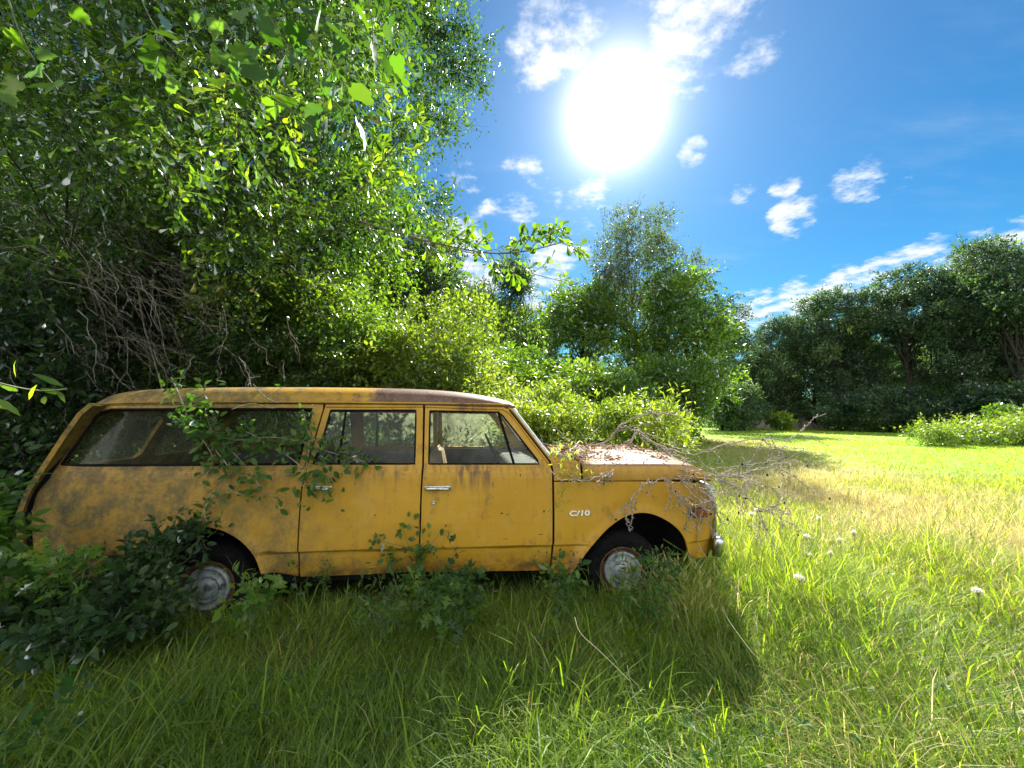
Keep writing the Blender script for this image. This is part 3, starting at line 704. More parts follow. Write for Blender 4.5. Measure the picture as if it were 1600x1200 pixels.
def hub_mat():
    m, T = new_mat('peeling_hubcap'); tc = T.n('ShaderNodeTexCoord').outputs['Object']
    nz = T.noise(tc, 14, 8, .7); n2 = T.noise(tc, 4, 3)
    f = T.ss(T.m('ADD', nz, T.m('MULTIPLY', n2, .3)), .60, .82)
    c = T.mix(f, (.30, .35, .37), (.045, .06, .07)); c = T.mix(T.m('MULTIPLY', T.ss(T.noise(tc, 25, 6), .55, .65), .6), c, (.12, .06, .04))
    finish(T, T.n('ShaderNodeBsdfPrincipled', Base__Color=c, Roughness=.5, Metallic=.15)); return m
HUBM = hub_mat()
p1 = P(974, 893, .11); p2 = P(321, 921, .11)
wheel(p1[0], p1[2], .13, 1, tilt=R(-5)); wheel(p2[0], p2[2], .13, 1)
wheel(p1[0], p1[2], WID - .075, -1, tilt=R(-5)); wheel(p2[0], p2[2], WID - .075, -1)
for pa in (p1, p2): g = Geo(); g.tube([(pa[0], .2, pa[2]), (pa[0], WID - .2, pa[2])], .045, 8); g.build('axle', DARK, TR)
# engine block mass under the hood so that no light leaks through
g = Geo(); g.box(xd_ + .05, fx - .2, .45, WID - .45, zs + .1, zbm - .18, .05); g.build('engine', DARK, TR)

# ------------------------------------------------------------------ foliage kit
def T_(v, f): return np.array(v, float), np.array(f, int)
LEAF = {
 'diamond': T_([(0, 0, 0), (.5, -.24, .05), (1, 0, 0), (.5, .24, .05)], [(0, 1, 2), (0, 2, 3)]),
 'ovate': T_([(0, 0, 0), (.28, -.24, .05), (.28, .24, .05), (.65, -.21, .03), (.65, .21, .03), (1, 0, -.10), (.3, 0, 0), (.65, 0, -.02)],
             [(0, 1, 6), (0, 6, 2), (1, 3, 7), (1, 7, 6), (6, 7, 4), (6, 4, 2), (3, 5, 7), (7, 5, 4)]),
 'long': T_([(0, 0, 0), (.35, -.12, .02), (.35, .12, .02), (.72, -.09, .0), (.72, .09, .0), (1, 0, -.10)], [(0, 1, 2), (1, 3, 2), (2, 3, 4), (3, 5, 4)]),
 'spat': T_([(0, 0, 0), (.45, -.06, .01), (.45, .06, .01), (.8, -.17, .03), (.8, .17, .03), (.97, -.11, -.02), (.97, .11, -.02), (1.02, 0, -.04)],
            [(0, 1, 2), (1, 3, 2), (2, 3, 4), (3, 5, 4), (4, 5, 6), (5, 7, 6)]),
 'grape': T_([(0, 0, 0), (-.12, -.22, .04), (.05, -.46, .06), (.33, -.48, .02), (.42, -.36, .04), (.68, -.36, 0), (.74, -.2, .02), (1.02, 0, -.12), (.74, .2, .02), (.68, .36, 0), (.42, .36, .04), (.33, .48, .02), (.05, .46, .06), (-.12, .22, .04), (.4, 0, -.03)],
             [(14, i, i + 1) for i in range(0, 13)] + [(14, 13, 0)]),
 'lobed': T_([(0, 0, 0), (.2, -.07, 0), (.35, -.30, .03), (.42, -.10, 0), (.6, -.32, .03), (.7, -.12, 0), (1, 0, -.05), (.7, .12, 0), (.6, .32, .03), (.42, .10, 0), (.35, .30, .03), (.2, .07, 0), (.5, 0, -.02)],
             [(12, i, i + 1) for i in range(0, 11)] + [(12, 11, 0)]),
 'cone': T_([(0, .5, 0), (0, -.25, .43), (0, -.25, -.43), (1, .12, 0), (1, -.06, .1), (1, -.06, -.1)], [(0, 1, 4), (0, 4, 3), (1, 2, 5), (1, 5, 4), (2, 0, 3), (2, 3, 5)]),
}
def rdir(rg, n): return unit(rg.normal(size=(n, 3)))
def place(kind, P_, D, Nn, S_, v, width=1.0):
    tv, tf = LEAF[kind]; D = unit(D); B = unit(np.cross(Nn, D)); Nn = np.cross(D, B); n = len(P_)
    S_ = np.broadcast_to(S_, (n,)); wv = np.broadcast_to(width, (n,))
    V = P_[:, None] + S_[:, None, None] * (tv[None, :, 0:1] * D[:, None] + (tv[None, :, 1:2] * wv[:, None, None]) * B[:, None] + tv[None, :, 2:3] * Nn[:, None])
    Fc = (tf[None] + (np.arange(n) * len(tv))[:, None, None]).reshape(-1, 3)
    return V.reshape(-1, 3), Fc, np.repeat(v, len(tv))
def merge(parts):
    V = []; Fc = []; A = []; n = 0
    for v, f, a in parts: V.append(v); Fc.append(f + n); A.append(a); n += len(v)
    return np.concatenate(V), np.concatenate(Fc), np.concatenate(A)
def sprays(rg, cen, rad, nspray, nleaf, slen, lsize, kind='diamond', up=.25, droop=.0, jit=.04, twigs=True, vbias=0.0, shell=.35, lsd=.3, tw=.004):
    """leafy sprigs filling ellipsoidal clumps; returns leaf geometry and twig geometry"""
    cen = np.asarray(cen, float); rad = np.asarray(rad, float)
    if rad.ndim == 1: rad = np.repeat(rad[:, None], 3, 1)
    nc = len(cen); vol = rad.prod(1) ** (2 / 3); pr = vol / vol.sum()
    ci = rg.choice(nc, nspray, p=pr)
    d = rdir(rg, nspray); rr = (shell + (1 - shell) * rg.random(nspray)) ** .7
    base = cen[ci] + d * rad[ci] * rr[:, None]
    D = unit(d + .7 * rdir(rg, nspray) + [0, 0, up - droop]); L = slen * (.6 + .8 * rg.random(nspray))
    cv = rg.normal(size=nc) * .20
    t = (np.arange(nleaf)[None] + rg.random((nspray, nleaf))) / nleaf
    A = unit(np.cross(D, rdir(rg, nspray))); ph = rg.random((nspray, nleaf)) * 6.28
    B = np.cross(D, A)
    side = np.cos(ph)[..., None] * A[:, None] + np.sin(ph)[..., None] * B[:, None]
    Pp = base[:, None] + D[:, None] * (L[:, None] * t)[..., None] + side * jit * rg.random((nspray, nleaf, 1)) + np.array([0, 0, -1.]) * ((t ** 2) * L[:, None] * .25)[..., None]
    LD = D[:, None] * .55 + side * .9 + rg.normal(size=(nspray, nleaf, 3)) * .25 - np.array([0, 0, droop])
    LN = np.array([0, 0, 1.]) + rg.normal(size=(nspray, nleaf, 3)) * .75 + .35 * side
    v = np.clip(.42 + vbias + cv[ci][:, None] + rg.normal(size=(nspray, nleaf)) * .17, 0, 1)
    S_ = lsize * np.clip(1 + lsd * rg.normal(size=(nspray, nleaf)), .45, 1.8)
    lf = place(kind, Pp.reshape(-1, 3), LD.reshape(-1, 3), LN.reshape(-1, 3), S_.ravel(), v.ravel())
    tg = place('cone', base, D, rdir(rg, nspray), L, v[:, 0], tw * 2 / L) if twigs else None
    if tg is not None:
        tv = tg[0].reshape(nspray, 6, 3)
        axis = base[:, None] + D[:, None] * (np.array([0, 0, 0, 1, 1, 1])[None, :, None] * L[:, None, None])
        off = tv - axis; off = off / (np.linalg.norm(off, axis=2, keepdims=True) + 1e-9) * np.array([tw, tw, tw, tw * .3, tw * .3, tw * .3])[None, :, None]
        tg = ((axis + off).reshape(-1, 3), tg[1], tg[2])
    return lf, tg
def limb(a, b, rg, n=7, wob=.06, sag=.0):
    a = np.array(a, float); b = np.array(b, float); t = np.linspace(0, 1, n)[:, None]; L = np.linalg.norm(b - a)
    w = np.cumsum(rg.normal(size=(n, 3)), 0) * wob * L / n; w -= w[0] + (w[-1] - w[0]) * t
    mid = np.zeros((n, 3)); mid[:, 2] = sag * L * np.sin(t[:, 0] * math.pi)
    return a + (b - a) * t + w * 3 + mid
def woody(name, trunks, parent, mat=BARK, sides=6):
    g = Geo()
    for p, r in trunks: g.tube(p, r, sides, False)
    return g.build(name, mat, parent)
def plant(name, label, cat, cen, rad, nspray, nleaf, slen, lsize, mat, kind='diamond', root=None, trunk_r=.1, bark=BARK, seed=1, group=None, limbs=1.0, parts=('trunk', 'crown'), ragged=.05, **kw):
    """one tree or shrub: trunk with limbs reaching each clump, twigs, crown of leaf sprigs (world coordinates, root at its foot)"""
    rg = np.random.default_rng(seed); cen = np.asarray(cen, float); rad = np.asarray(rad, float)
    if root is None: root = (cen[:, 0].mean(), cen[:, 1].mean())
    rz_ = float(gz(root[0], root[1])); ro = np.array([root[0], root[1], rz_])
    e = empty(name, label, cat, tuple(ro), group=group)
    c = cen - ro; top = c[:, 2].max()
    tp = limb((0, 0, -.1), (c[:, 0].mean() * .5, c[:, 1].mean() * .5, top * .86), rg, 10, .05)
    tr = [(tp, np.linspace(1, .12, 10) * trunk_r)]
    idx = rg.permutation(len(c))[:int(len(c) * limbs)]
    for i in idx:
        zz = max(.12 * top, c[i, 2] * rg.uniform(.35, .75)); k = np.argmin(abs(tp[:, 2] - zz)); s = tp[k]
        lr = trunk_r * (1 - .8 * k / 10) * .45
        pl_ = limb(s, c[i], rg, 7, .10, .06); tr.append((pl_, np.linspace(lr, max(lr * .15, .004), 7)))
    lf, tg = sprays(rg, c, rad, nspray, nleaf, slen, lsize, kind, **kw)
    if ragged:
        k2 = dict(kw); k2['shell'] = .95; k2['up'] = .9; k2['droop'] = 0
        c2 = c[c[:, 2] > np.percentile(c[:, 2], 35)]; r2 = (rad if rad.ndim == 2 else np.repeat(rad[:, None], 3, 1))[c[:, 2] > np.percentile(c[:, 2], 35)]
        l2, t2 = sprays(rg, c2, r2, max(6, int(nspray * ragged)), nleaf + 4, slen * 2.0, lsize, kind, **k2)
        lf = merge([lf, l2]); tg = merge([tg, t2]) if tg is not None else None
    w = woody(parts[0], tr, e, bark)
    o = mesh_obj(parts[1], lf[0], lf[1], mat, e, False, lf[2])
    if tg is not None: mesh_obj('twigs', tg[0], tg[1], bark, e, False, tg[2])
    return e
def ell_clumps(rg, c, r, n, rmin, rmax, bottom=-.8, shell=.5, flat=.8):
    out = []; rr = []
    while len(out) < n:
        d = rdir(rg, 1)[0] * (shell + (1 - shell) * rg.random()) ** .8
        if d[2] < bottom: continue
        out.append(np.array(c) + d * r); q = rg.uniform(rmin, rmax); rr.append((q, q, q * flat))
    return np.array(out), np.array(rr)

# ------------------------------------------------------------------ far trees
def far_tree(seed, name, label, h, r, ncl, nsp, mat, ls=.33, airy=False, bark=BARK, loc=(0, 0), kind='diamond', nleaf=9, bottom=-.9, **kw):
    rg = np.random.default_rng(seed); x, y = loc
    cz = h * (.56 if not airy else .60)
    c, q = ell_clumps(rg, (x, y, cz), np.array([r, r, h - cz]) * .86, ncl, r * .15, r * .30, bottom, .5 if not airy else .3)
    return plant(name, label, 'tree', c, q, nsp, nleaf, .8, ls, mat, kind, (x, y), h * .016, bark, seed, jit=.28, up=.3, shell=.5, tw=.02, **kw)
def put(src, u, Y, h, h0, label, rz=0.0, sx=1.0, group=None, X=None):
    c = copy_tree(src) if src is not None else None
    x = (u - 800) / F * Y if X is None else X
    c.location = (x, Y, float(gz(x, Y))); k = h / h0; c.scale = (k * sx, k * sx, k); c.rotation_euler = (0, 0, rz)
    c['label'] = label
    if group: c['group'] = group
    return c
GF = 'trees of the wood along the far edge of the meadow'
tA = far_tree(11, 'broadleaf_tree', 'tall dark broad tree behind the right end of the far treeline', 18, 4.9, 36, 2700, L_FAR, .27, loc=(49, 35))
tB = far_tree(12, 'broadleaf_tree', 'dark rounded tree two places left of the open crowned tree in the far treeline', 17, 5.0, 32, 2400, L_FAR, .27, loc=((1320 - 800) / F * 43, 43))
tC = far_tree(13, 'broadleaf_tree', 'tall open crowned tree with bare forks showing sky in the far right treeline', 20, 4.0, 22, 1300, L_FAR, .27, True, loc=((1425 - 800) / F * 38, 38), bottom=-.5)
for o in (tA, tB, tC): o['group'] = GF
right = [
 (tB, 1140, 52, 14.6, 'dark slim tree at the left end of the far treeline by the pale green tree', .4, .75),
 (tA, 1180, 49, 12.4, 'second dark tree from the left end of the far treeline, lower than its neighbours', 1.7, .85),
 (tB, 1222, 47, 14.6, 'rounded dark tree above the pale boulders at the field edge', 2.9, .85),
 (tA, 1272, 46, 16.6, 'dark domed tree right of the one above the boulders', 4.4, .8),
 (tA, 1366, 43, 15.6, 'dark tree directly left of the open crowned tree', .9, .85),
 (tB, 1474, 38, 17.6, 'dense dark tree directly right of the open crowned tree', 3.5, .8),
 (tA, 1520, 35, 15.4, 'second tree right of the open crowned tree, lower than both neighbours', 5.2, .85),
 (tB, 1568, 34, 18.6, 'tall dark tree cut by the right frame edge', 1.1, .8),
 (tB, 1330, 52, 15.0, 'tree top showing behind the first row, left of the open crowned tree', 2.0, 1.1),
 (tA, 1440, 52, 15.4, 'tree top showing behind the open crowned tree', 3.0, 1.1),
 (tB, 1215, 60, 13.0, 'hazy tree top behind the left part of the far treeline', 5.0, 1.2),
 (tC, 1600, 32, 19.6, 'open branched tree with sky gaps near the right frame edge', 2.4, .9),
]
for src, u, Y, h, lb, rz, sx in right: put(src, u, Y, h, {id(tA): 18, id(tB): 17, id(tC): 20}[id(src)], lb, rz, sx, GF)

# undergrowth shrubs along the wood
def shrub(seed, name, label, loc, h, r, ncl, nsp, mat, ls, kind='diamond', nleaf=8, cat='shrub', sl=.5, jit=.12, **kw):
    rg = np.random.default_rng(seed); c, q = ell_clumps(rg, (loc[0], loc[1], h * .45), np.array([r, r, h * .45]), ncl, r * .22, r * .38, -.9, .35)
    return plant(name, label, cat, c, q, nsp, nleaf, sl, ls, mat, kind, loc, h * .02, BARK, seed, jit=jit, up=.5, shell=.2, parts=('stem', 'foliage'), **kw)
uB = shrub(21, 'shrub', 'grey green bushy shrub in front of the dark treeline, directly right of the boulders', (24.3, 41), 5.0, 3.3, 26, 1500, L_FAR, .24)
uB['group'] = 'shrubs at the foot of the far treeline'
for u, Y, h, lb, rz, sx in ((1262, 48, 5.5, 'bush filling the gap right behind the large pale boulder', 3.9, 1.3), (1150, 50, 4.5, 'low dark shrub at the left end of the treeline foot', 1, 1.2), (1205, 48, 3.8, 'dark shrub directly behind the boulders', 2.1, 1.3),
    (1330, 39, 4.2, 'wide shrub under the middle of the far treeline', 3.3, 1.2), (1385, 38, 4.8, 'tall leafy shrub right of the middle of the treeline foot', 4.6, 1.2),
    (1440, 36, 3.6, 'low shrub below the open crowned tree', .5, 1.3), (1500, 34, 4.2, 'shrub behind the left end of the bright weed bank', 5.5, 1.2), (1570, 31, 4.6, 'dark shrub behind the bright weed bank near the frame edge', 2.7, 1.2), (1640, 29, 4.6, 'shrub at the right frame edge behind the weed bank', 1.7, 1.3)):
    put(uB, u, Y, h, 5.0, lb, rz, sx, 'shrubs at the foot of the far treeline')

# the pale green tree group in the middle
rg = np.random.default_rng(31)
def cl(lst):                   # (u, v, Y, radius) clump list -> centres and radii
    c = np.array([W(u, v, Y) for u, v, Y, r in lst]); return c, np.array([(r, r, r * .8) for *_, r in lst])
def scatter(rg, poly, n, Y0_, Y1_, r0, r1):
    """clumps filling a volume between two distances"""
    poly = np.array(poly, float); out = []
    lo, hi = poly.min(0), poly.max(0)
    while len(out) < n:
        u, v = rg.uniform(lo, hi); c = False; j = len(poly) - 1
        for i in range(len(poly)):
            if (poly[i, 1] > v) != (poly[j, 1] > v) and u < (poly[j, 0] - poly[i, 0]) * (v - poly[i, 1]) / (poly[j, 1] - poly[i, 1]) + poly[i, 0]: c = not c
            j = i
        if not c: continue
        Y = rg.uniform(Y0_, Y1_); w = W(u, v, Y)
        if w[2] < .15: continue
        out.append((u, v, Y, rg.uniform(r0, r1) * Y / ((Y0_ + Y1_) / 2)))
    return cl(out)
c, q = scatter(rg, [(945, 640), (925, 470), (922, 400), (965, 345), (1010, 330), (1062, 365), (1080, 420), (1060, 520), (1075, 640)], 46, 26, 32, .8, 1.5)
plant('tall_tree', 'tall thin crowned tree with a pale slender trunk, directly below the sun', 'tree', c, q, 3300, 9, .8, .20, L_GREY, 'diamond', (W(992, 640, 29)[0], 29), .22, BARKL, 31, jit=.22, shell=.2, tw=.014)
c, q = scatter(rg, [(1010, 650), (1000, 560), (1040, 440), (1085, 425), (1125, 470), (1138, 560), (1130, 620), (1090, 650)], 40, 22, 27, .8, 1.5)
plant('broadleaf_tree', 'light green bushy tree leaning out on the right side of the tall thin tree', 'tree', c, q, 2500, 9, .6, .25, L_MID, 'diamond', (W(1075, 640, 25)[0], 25), .18, BARK, 32, jit=.22, shell=.2, tw=.012, vbias=.05)
c, q = scatter(rg, [(855, 640), (860, 500), (880, 455), (925, 445), (960, 490), (960, 640)], 36, 23, 28, .8, 1.5)
plant('broadleaf_tree', 'light green round tree on the left side of the tall thin tree', 'tree', c, q, 2400, 9, .6, .25, L_MID, 'diamond', (W(910, 640, 26)[0], 26), .18, BARK, 33, jit=.22, shell=.2, tw=.012, vbias=.12)
c, q = scatter(rg, [(1000, 690), (1005, 600), (1030, 560), (1075, 540), (1112, 585), (1118, 640), (1100, 680)], 26, 17, 21, .55, 1.0)
plant('young_tree', 'small fresh green tree in front of the pale tree group, right above the hood branches', 'tree', c, q, 1700, 9, .45, .19, L_MID, 'diamond', (W(1060, 660, 19)[0], 19), .08, BARK, 34, jit=.14, shell=.2, tw=.008, vbias=.1)
c, q = scatter(rg, [(780, 590), (782, 455), (772, 425), (800, 418), (822, 440), (818, 480), (806, 520), (812, 590)], 20, 24, 27, .55, 1.0)
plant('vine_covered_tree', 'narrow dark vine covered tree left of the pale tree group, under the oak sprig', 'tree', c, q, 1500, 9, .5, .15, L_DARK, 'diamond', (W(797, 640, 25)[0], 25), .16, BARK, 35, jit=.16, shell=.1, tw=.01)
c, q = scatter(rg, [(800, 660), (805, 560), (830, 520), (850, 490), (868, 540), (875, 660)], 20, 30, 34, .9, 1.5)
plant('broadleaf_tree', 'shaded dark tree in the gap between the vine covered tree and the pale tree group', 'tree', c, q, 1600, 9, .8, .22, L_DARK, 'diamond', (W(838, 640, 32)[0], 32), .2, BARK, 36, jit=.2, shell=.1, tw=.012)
c, q = scatter(rg, [(1095, 650), (1100, 520), (1120, 475), (1140, 470), (1160, 500), (1165, 650)], 20, 38, 44, 1.2, 2.0)
plant('broadleaf_tree', 'dark ragged tree just behind the right shoulder of the pale tree group', 'tree', c, q, 1700, 9, 1.0, .26, L_FAR, 'diamond', (W(1128, 640, 41)[0], 41), .22, BARK, 37, jit=.26, shell=.1, tw=.016)

# ------------------------------------------------------------------ wood on the left
tD = far_tree(41, 'broadleaf_tree', 'dark tree deep in the wood above the middle of the wagon roof', 12, 4.2, 48, 3000, L_DARK, .20, loc=(-6.0, 18))
tE = far_tree(42, 'broadleaf_tree', 'dark leafy tree in the wood above the front door', 9, 3.2, 40, 2600, L_MID, .15, loc=(-2.9, 18))
GL = 'trees of the wood on the left behind the wagon'
tD['group'] = GL; tE['group'] = GL
for src, h0, X, Y, h, lb, rz, sx in ((tD, 12, -12, 17, 13, 'dark tree in the wood behind the rear of the wagon', 1, 1.1), (tD, 12, -18, 15, 14, 'dark tree in the wood above the far left end of the wagon', 2, 1.1),
    (tD, 12, -25, 13, 13, 'dark tree in the wood at the left frame edge, nearest it of all', 3, 1.2), (tE, 9, -.2, 20, 8.3, 'lower tree in the wood behind the windshield', 4, .9), (tD, 12, -8, 24, 13, 'tree far back in the wood above the rear door', 5, 1.1),
    (tE, 9, -9.5, 14, 9, 'half lit tree in the wood between two dark ones, above the rear side window', .5, 1.1), (tE, 9, -15, 11, 9, 'half lit tree in the wood above the rear corner of the wagon', 3.7, 1.1), (tD, 12, -3.2, 27, 12, 'dark tree top far back between the oak crown and the vine covered tree', .3, 1)):
    put(src, 0, Y, h, h0, lb, rz, sx, GL, X=X)
# big oak whose crown stands against the sky
rg = np.random.default_rng(50)
c, q = scatter(rg, [(-150, 430), (-150, -250), (600, -300), (735, -120), (748, 30), (700, 60), (765, 140), (690, 190), (735, 250), (690, 300), (665, 360), (600, 430)], 230, 7.2, 10.5, .42, .85)
plant('oak_tree', 'large oak whose crown stands against the sky left of the sun', 'tree', c, q, 25000, 9, .40, .095, L_OAK, 'diamond', (-5.6, 9.2), .18, BARK, 50, jit=.055, shell=.1, limbs=.22, tw=.004, vbias=-.12)
# near oak: boughs reach over the wagon towards the camera
c, q = scatter(rg, [(-120, 420), (-160, -150), (500, -200), (640, -60), (600, 120), (655, 250), (610, 330), (560, 420), (300, 450)], 120, 3.6, 6.4, .28, .6)
plant('water_oak_tree', 'leaning water oak with dark glossy leaves hanging over the rear of the wagon', 'tree', c, q, 9000, 8, .28, .09, L_OAK, 'spat', (-4.9, 6.3), .06, BARK, 51, jit=.03, shell=.1, limbs=.2, tw=.0028, droop=.3, vbias=-.12)
c, q = scatter(rg, [(-150, 250), (-160, -100), (420, -120), (600, -60), (560, 200), (300, 300)], 44, 2.3, 3.4, .22, .4)
plant('water_oak_tree', 'nearest water oak boughs with large leaves filling the upper left corner', 'tree', c, q, 1500, 8, .24, .085, L_OAK, 'spat', (-6.6, 4.8), .04, BARK, 52, jit=.03, shell=.1, limbs=.12, tw=.0025, droop=.4, vbias=-.12)
# the long sprig reaching right against the sky
def sprig(name, label, pts, r, nside, nl, lsz, mat, kind, seed, cat='branch', slen=.22, bark=STEM, tip=.35, group=None, spread=.9, vb=0.0, t0=.0, dr=.25):
    rg = np.random.default_rng(seed); pts = chaik(np.array(pts, float), 2); ro = pts[0].copy(); e = empty(name, label, cat, tuple(ro), group=group); p = pts - ro
    L = np.concatenate([[0], np.cumsum(np.linalg.norm(np.diff(p, axis=0), axis=1))]); T = unit(np.gradient(p, axis=0))
    tr = [(p, np.linspace(r, r * tip, len(p)))]; parts = []
    for k in range(nside):
        t = t0 + (1 - t0) * (k + rg.random() * .6) / nside * .98 + .01; b = np.array([np.interp(t * L[-1], L, p[:, i]) for i in range(3)]); d = np.array([np.interp(t * L[-1], L, T[:, i]) for i in range(3)])
        sd = unit(np.cross(d, rdir(rg, 1)[0])); l = slen * (1.15 - .5 * t) * rg.uniform(.6, 1.3)
        tip_ = b + (d * .75 + sd * spread + [0, 0, -.1]) * l; q = limb(b, tip_, rg, 5, .06, .08); tr.append((q, np.linspace(r * .4, r * .15, 5)))
        n = nl * 2; tt = np.clip(1 - .75 * rg.random(n) ** 1.5, 0, 1); qq = np.stack([np.interp(tt, np.linspace(0, 1, 5), q[:, i]) for i in range(3)], 1)
        ld = unit(tip_ - b)[None] * .6 + .75 * rdir(rg, n) - np.array([0, 0, dr]); ln = np.array([0, 0, 1.]) + .7 * rg.normal(size=(n, 3))
        parts.append(place(kind, qq, ld, ln, lsz * 1.35 * rg.uniform(.6, 1.2, n), np.clip(.45 + vb + .17 * rg.normal(size=n), 0, 1)))
    woody('stem', tr, e, bark, 5); v, f, a = merge(parts); mesh_obj('foliage', v, f, mat, e, False, a); return e
sprig('oak_bough', 'long thin oak sprig reaching right into the sky over the windshield', [W(560, 345, 4.4), W(640, 370, 4.0), W(700, 385, 3.7), (W(770, 398, 3.5)), W(830, 392, 3.4), W(893, 374, 3.35)], .012, 28, 10, .10, L_OAK, 'spat', 61, slen=.27, bark=BARKL, vb=.18)
sprig('oak_bough', 'shorter oak sprig hanging below the long one, above the front door', [W(690, 385, 3.9), W(760, 400, 3.7), W(820, 425, 3.6), W(880, 440, 3.55)], .007, 9, 6, .08, L_OAK, 'spat', 62, slen=.2, bark=BARKL, vb=.2)
sprig('oak_bough', 'bright oak sprig pointing up right in front of the oak crown', [W(560, 300, 3.6), W(600, 250, 3.3), W(640, 200, 3.1), W(665, 180, 3.0)], .008, 12, 8, .085, L_OAK, 'spat', 63, slen=.25, bark=BARKL, vb=.3)
# grape vine with big leaves close to the camera
def leafset(name, label, cat, pts, sizes, mat, kind, seed, stems, group=None, vb=.0, droop=.7, srad=.003, bark=STEM):
    rg = np.random.default_rng(seed); pts = np.array(pts); ro = pts.mean(0); e = empty(name, label, cat, tuple(ro), group=group)
    n = len(pts); D = rg.normal(size=(n, 3)) * .5 + [0, 0, -droop]; Nn = np.array([.1, -1, .45]) + rg.normal(size=(n, 3)) * .55
    v, f, a = place(kind, pts - ro, D, Nn, np.array(sizes), np.clip(.45 + vb + .2 * rg.normal(size=n), 0, 1)); mesh_obj('foliage', v, f, mat, e, False, a)
    woody('stem', [(chaik(np.array(s)) - ro, np.full(len(chaik(np.array(s))), srad)) for s in stems], e, bark, 5); return e
rg = np.random.default_rng(64); gp = []; gs = []
for u, v in ((225, 75), (255, 40), (240, 95), (300, 115), (330, 140), (345, 100), (365, 60), (390, 100), (415, 150), (430, 120), (455, 175), (480, 200), (495, 160), (400, 40), (440, 60), (470, 95), (380, 15), (350, 30), (420, 10), (500, 30), (540, 70), (560, 20), (590, 60), (30, 60), (60, 90), (15, 130), (90, 20),
             (520, 120), (545, 150), (470, 20), (620, 30), (600, 100), (500, 85), (530, 190), (100, 130), (330, 70), (310, 25)):
    Y = rg.uniform(1.5, 2.1) if u > 150 else rg.uniform(1.1, 1.5)
    for k in range(2): gp.append(W(u + rg.normal() * 14, v + rg.normal() * 12, Y * rg.uniform(.95, 1.2))); gs.append(rg.uniform(.08, .165) * Y / 2)
leafset('grape_vine', 'wild grape vine with large heart shaped leaves hanging at the upper left', 'vine', gp, gs, L_VINE, 'grape', 65,
        [[W(200, -60, 1.9), W(240, 50, 1.8), W(320, 120, 1.8), W(430, 150, 1.9), W(500, 210, 2.0)], [W(380, -80, 1.8), W(420, 30, 1.8), W(470, 100, 1.9), (W(540, 180, 2.0))], [W(0, -40, 1.3), W(40, 80, 1.3), W(90, 140, 1.4)], [W(560, -60, 2), W(590, 60, 2), W(560, 160, 2.1)]], vb=.1)
# thicket behind the rear of the wagon
rg = np.random.default_rng(70)
def thick(seed, label, poly, n, Y0_, Y1_, r0, r1, nsp, ls, mat, kind='diamond', name='shrub', cat='shrub', group='shrubs crowding behind the wagon', vb=0., sl=.3, tr=.05, jit=.05, nleaf=8, **kw):
    rg = np.random.default_rng(seed); c, q = scatter(rg, poly, int(n * .75), Y0_, Y1_, r0 * .7, r1 * 1.05)
    return plant(name, label, cat, c, q, int(nsp * .85), nleaf, sl, ls * 1.25, mat, kind, None, tr, BARK, seed, jit=jit, shell=.5, parts=('stem', 'foliage'), group=group, vbias=vb, tw=.003, **kw)
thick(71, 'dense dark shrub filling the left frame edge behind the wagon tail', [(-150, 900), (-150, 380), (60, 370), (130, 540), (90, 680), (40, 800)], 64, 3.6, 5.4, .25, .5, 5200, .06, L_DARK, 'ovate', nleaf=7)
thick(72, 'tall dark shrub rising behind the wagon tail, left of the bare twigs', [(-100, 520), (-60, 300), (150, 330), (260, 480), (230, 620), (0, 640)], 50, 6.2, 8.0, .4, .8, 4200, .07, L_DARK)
thick(73, 'sunlit shrub with small glinting leaves above the rear side window', [(180, 625), (190, 470), (300, 400), (430, 430), (450, 625)], 50, 6.0, 7.6, .3, .6, 5200, .055, L_MID, vb=.02)
thick(74, 'bright shrub above the rear door, right of the small leaved one', [(400, 625), (420, 500), (500, 440), (590, 480), (600, 625)], 40, 6.0, 7.6, .3, .6, 4200, .06, L_MID, vb=.14)
thick(75, 'airy light green sapling above the front door', [(600, 640), (610, 530), (660, 470), (730, 465), (755, 530), (745, 640)], 24, 7.5, 9.5, .35, .6, 2400, .07, L_LIT, vb=-.05, name='sapling', cat='tree')
thick(76, 'low yellow green bush right behind the middle of the roof', [(520, 640), (530, 570), (600, 545), (720, 550), (752, 590), (750, 640)], 36, 6.0, 7.4, .25, .5, 3400, .06, L_LIT, ragged=.2)
thick(77, 'shaded bush behind the windshield, below the vine covered tree', [(740, 640), (735, 580), (770, 545), (830, 570), (850, 640)], 24, 11, 14, .5, .8, 2000, .10, L_MID, vb=.05)
thick(78, 'dark holly like shrub behind the rear door windows', [(440, 740), (440, 560), (560, 520), (640, 600), (640, 740)], 36, 7.8, 9.5, .4, .7, 2600, .07, L_MID)
thick(79, 'leafy bush seen through the front door window', [(640, 760), (640, 610), (760, 600), (850, 640), (850, 760)], 40, 5.9, 7.6, .25, .5, 3600, .055, L_LIT, 'long')
thick(80, 'bush seen through the rear side window', [(180, 760), (200, 600), (330, 560), (470, 600), (470, 760)], 40, 6.0, 7.8, .3, .5, 3000, .06, L_LIT, vb=.05)  # lighter leaf colour stands in for sunlight on this shaded bush
thick(81, 'big yellow green willow leaved bush behind the hood', [(795, 725), (800, 645), (840, 632), (900, 645), (960, 634), (1000, 655), (1000, 725)], 34, 5.4, 6.8, .12, .30, 2500, .066, L_LIT, 'long', vb=.1, sl=.22, jit=.03, ragged=.3)
thick(82, 'lower right lobe of yellow green leaves behind the hood tip', [(985, 725), (990, 665), (1030, 650), (1060, 668), (1082, 695), (1070, 725)], 12, 5.2, 6.4, .10, .22, 620, .062, L_LIT, 'long', vb=.08, sl=.22, jit=.03, ragged=.3)
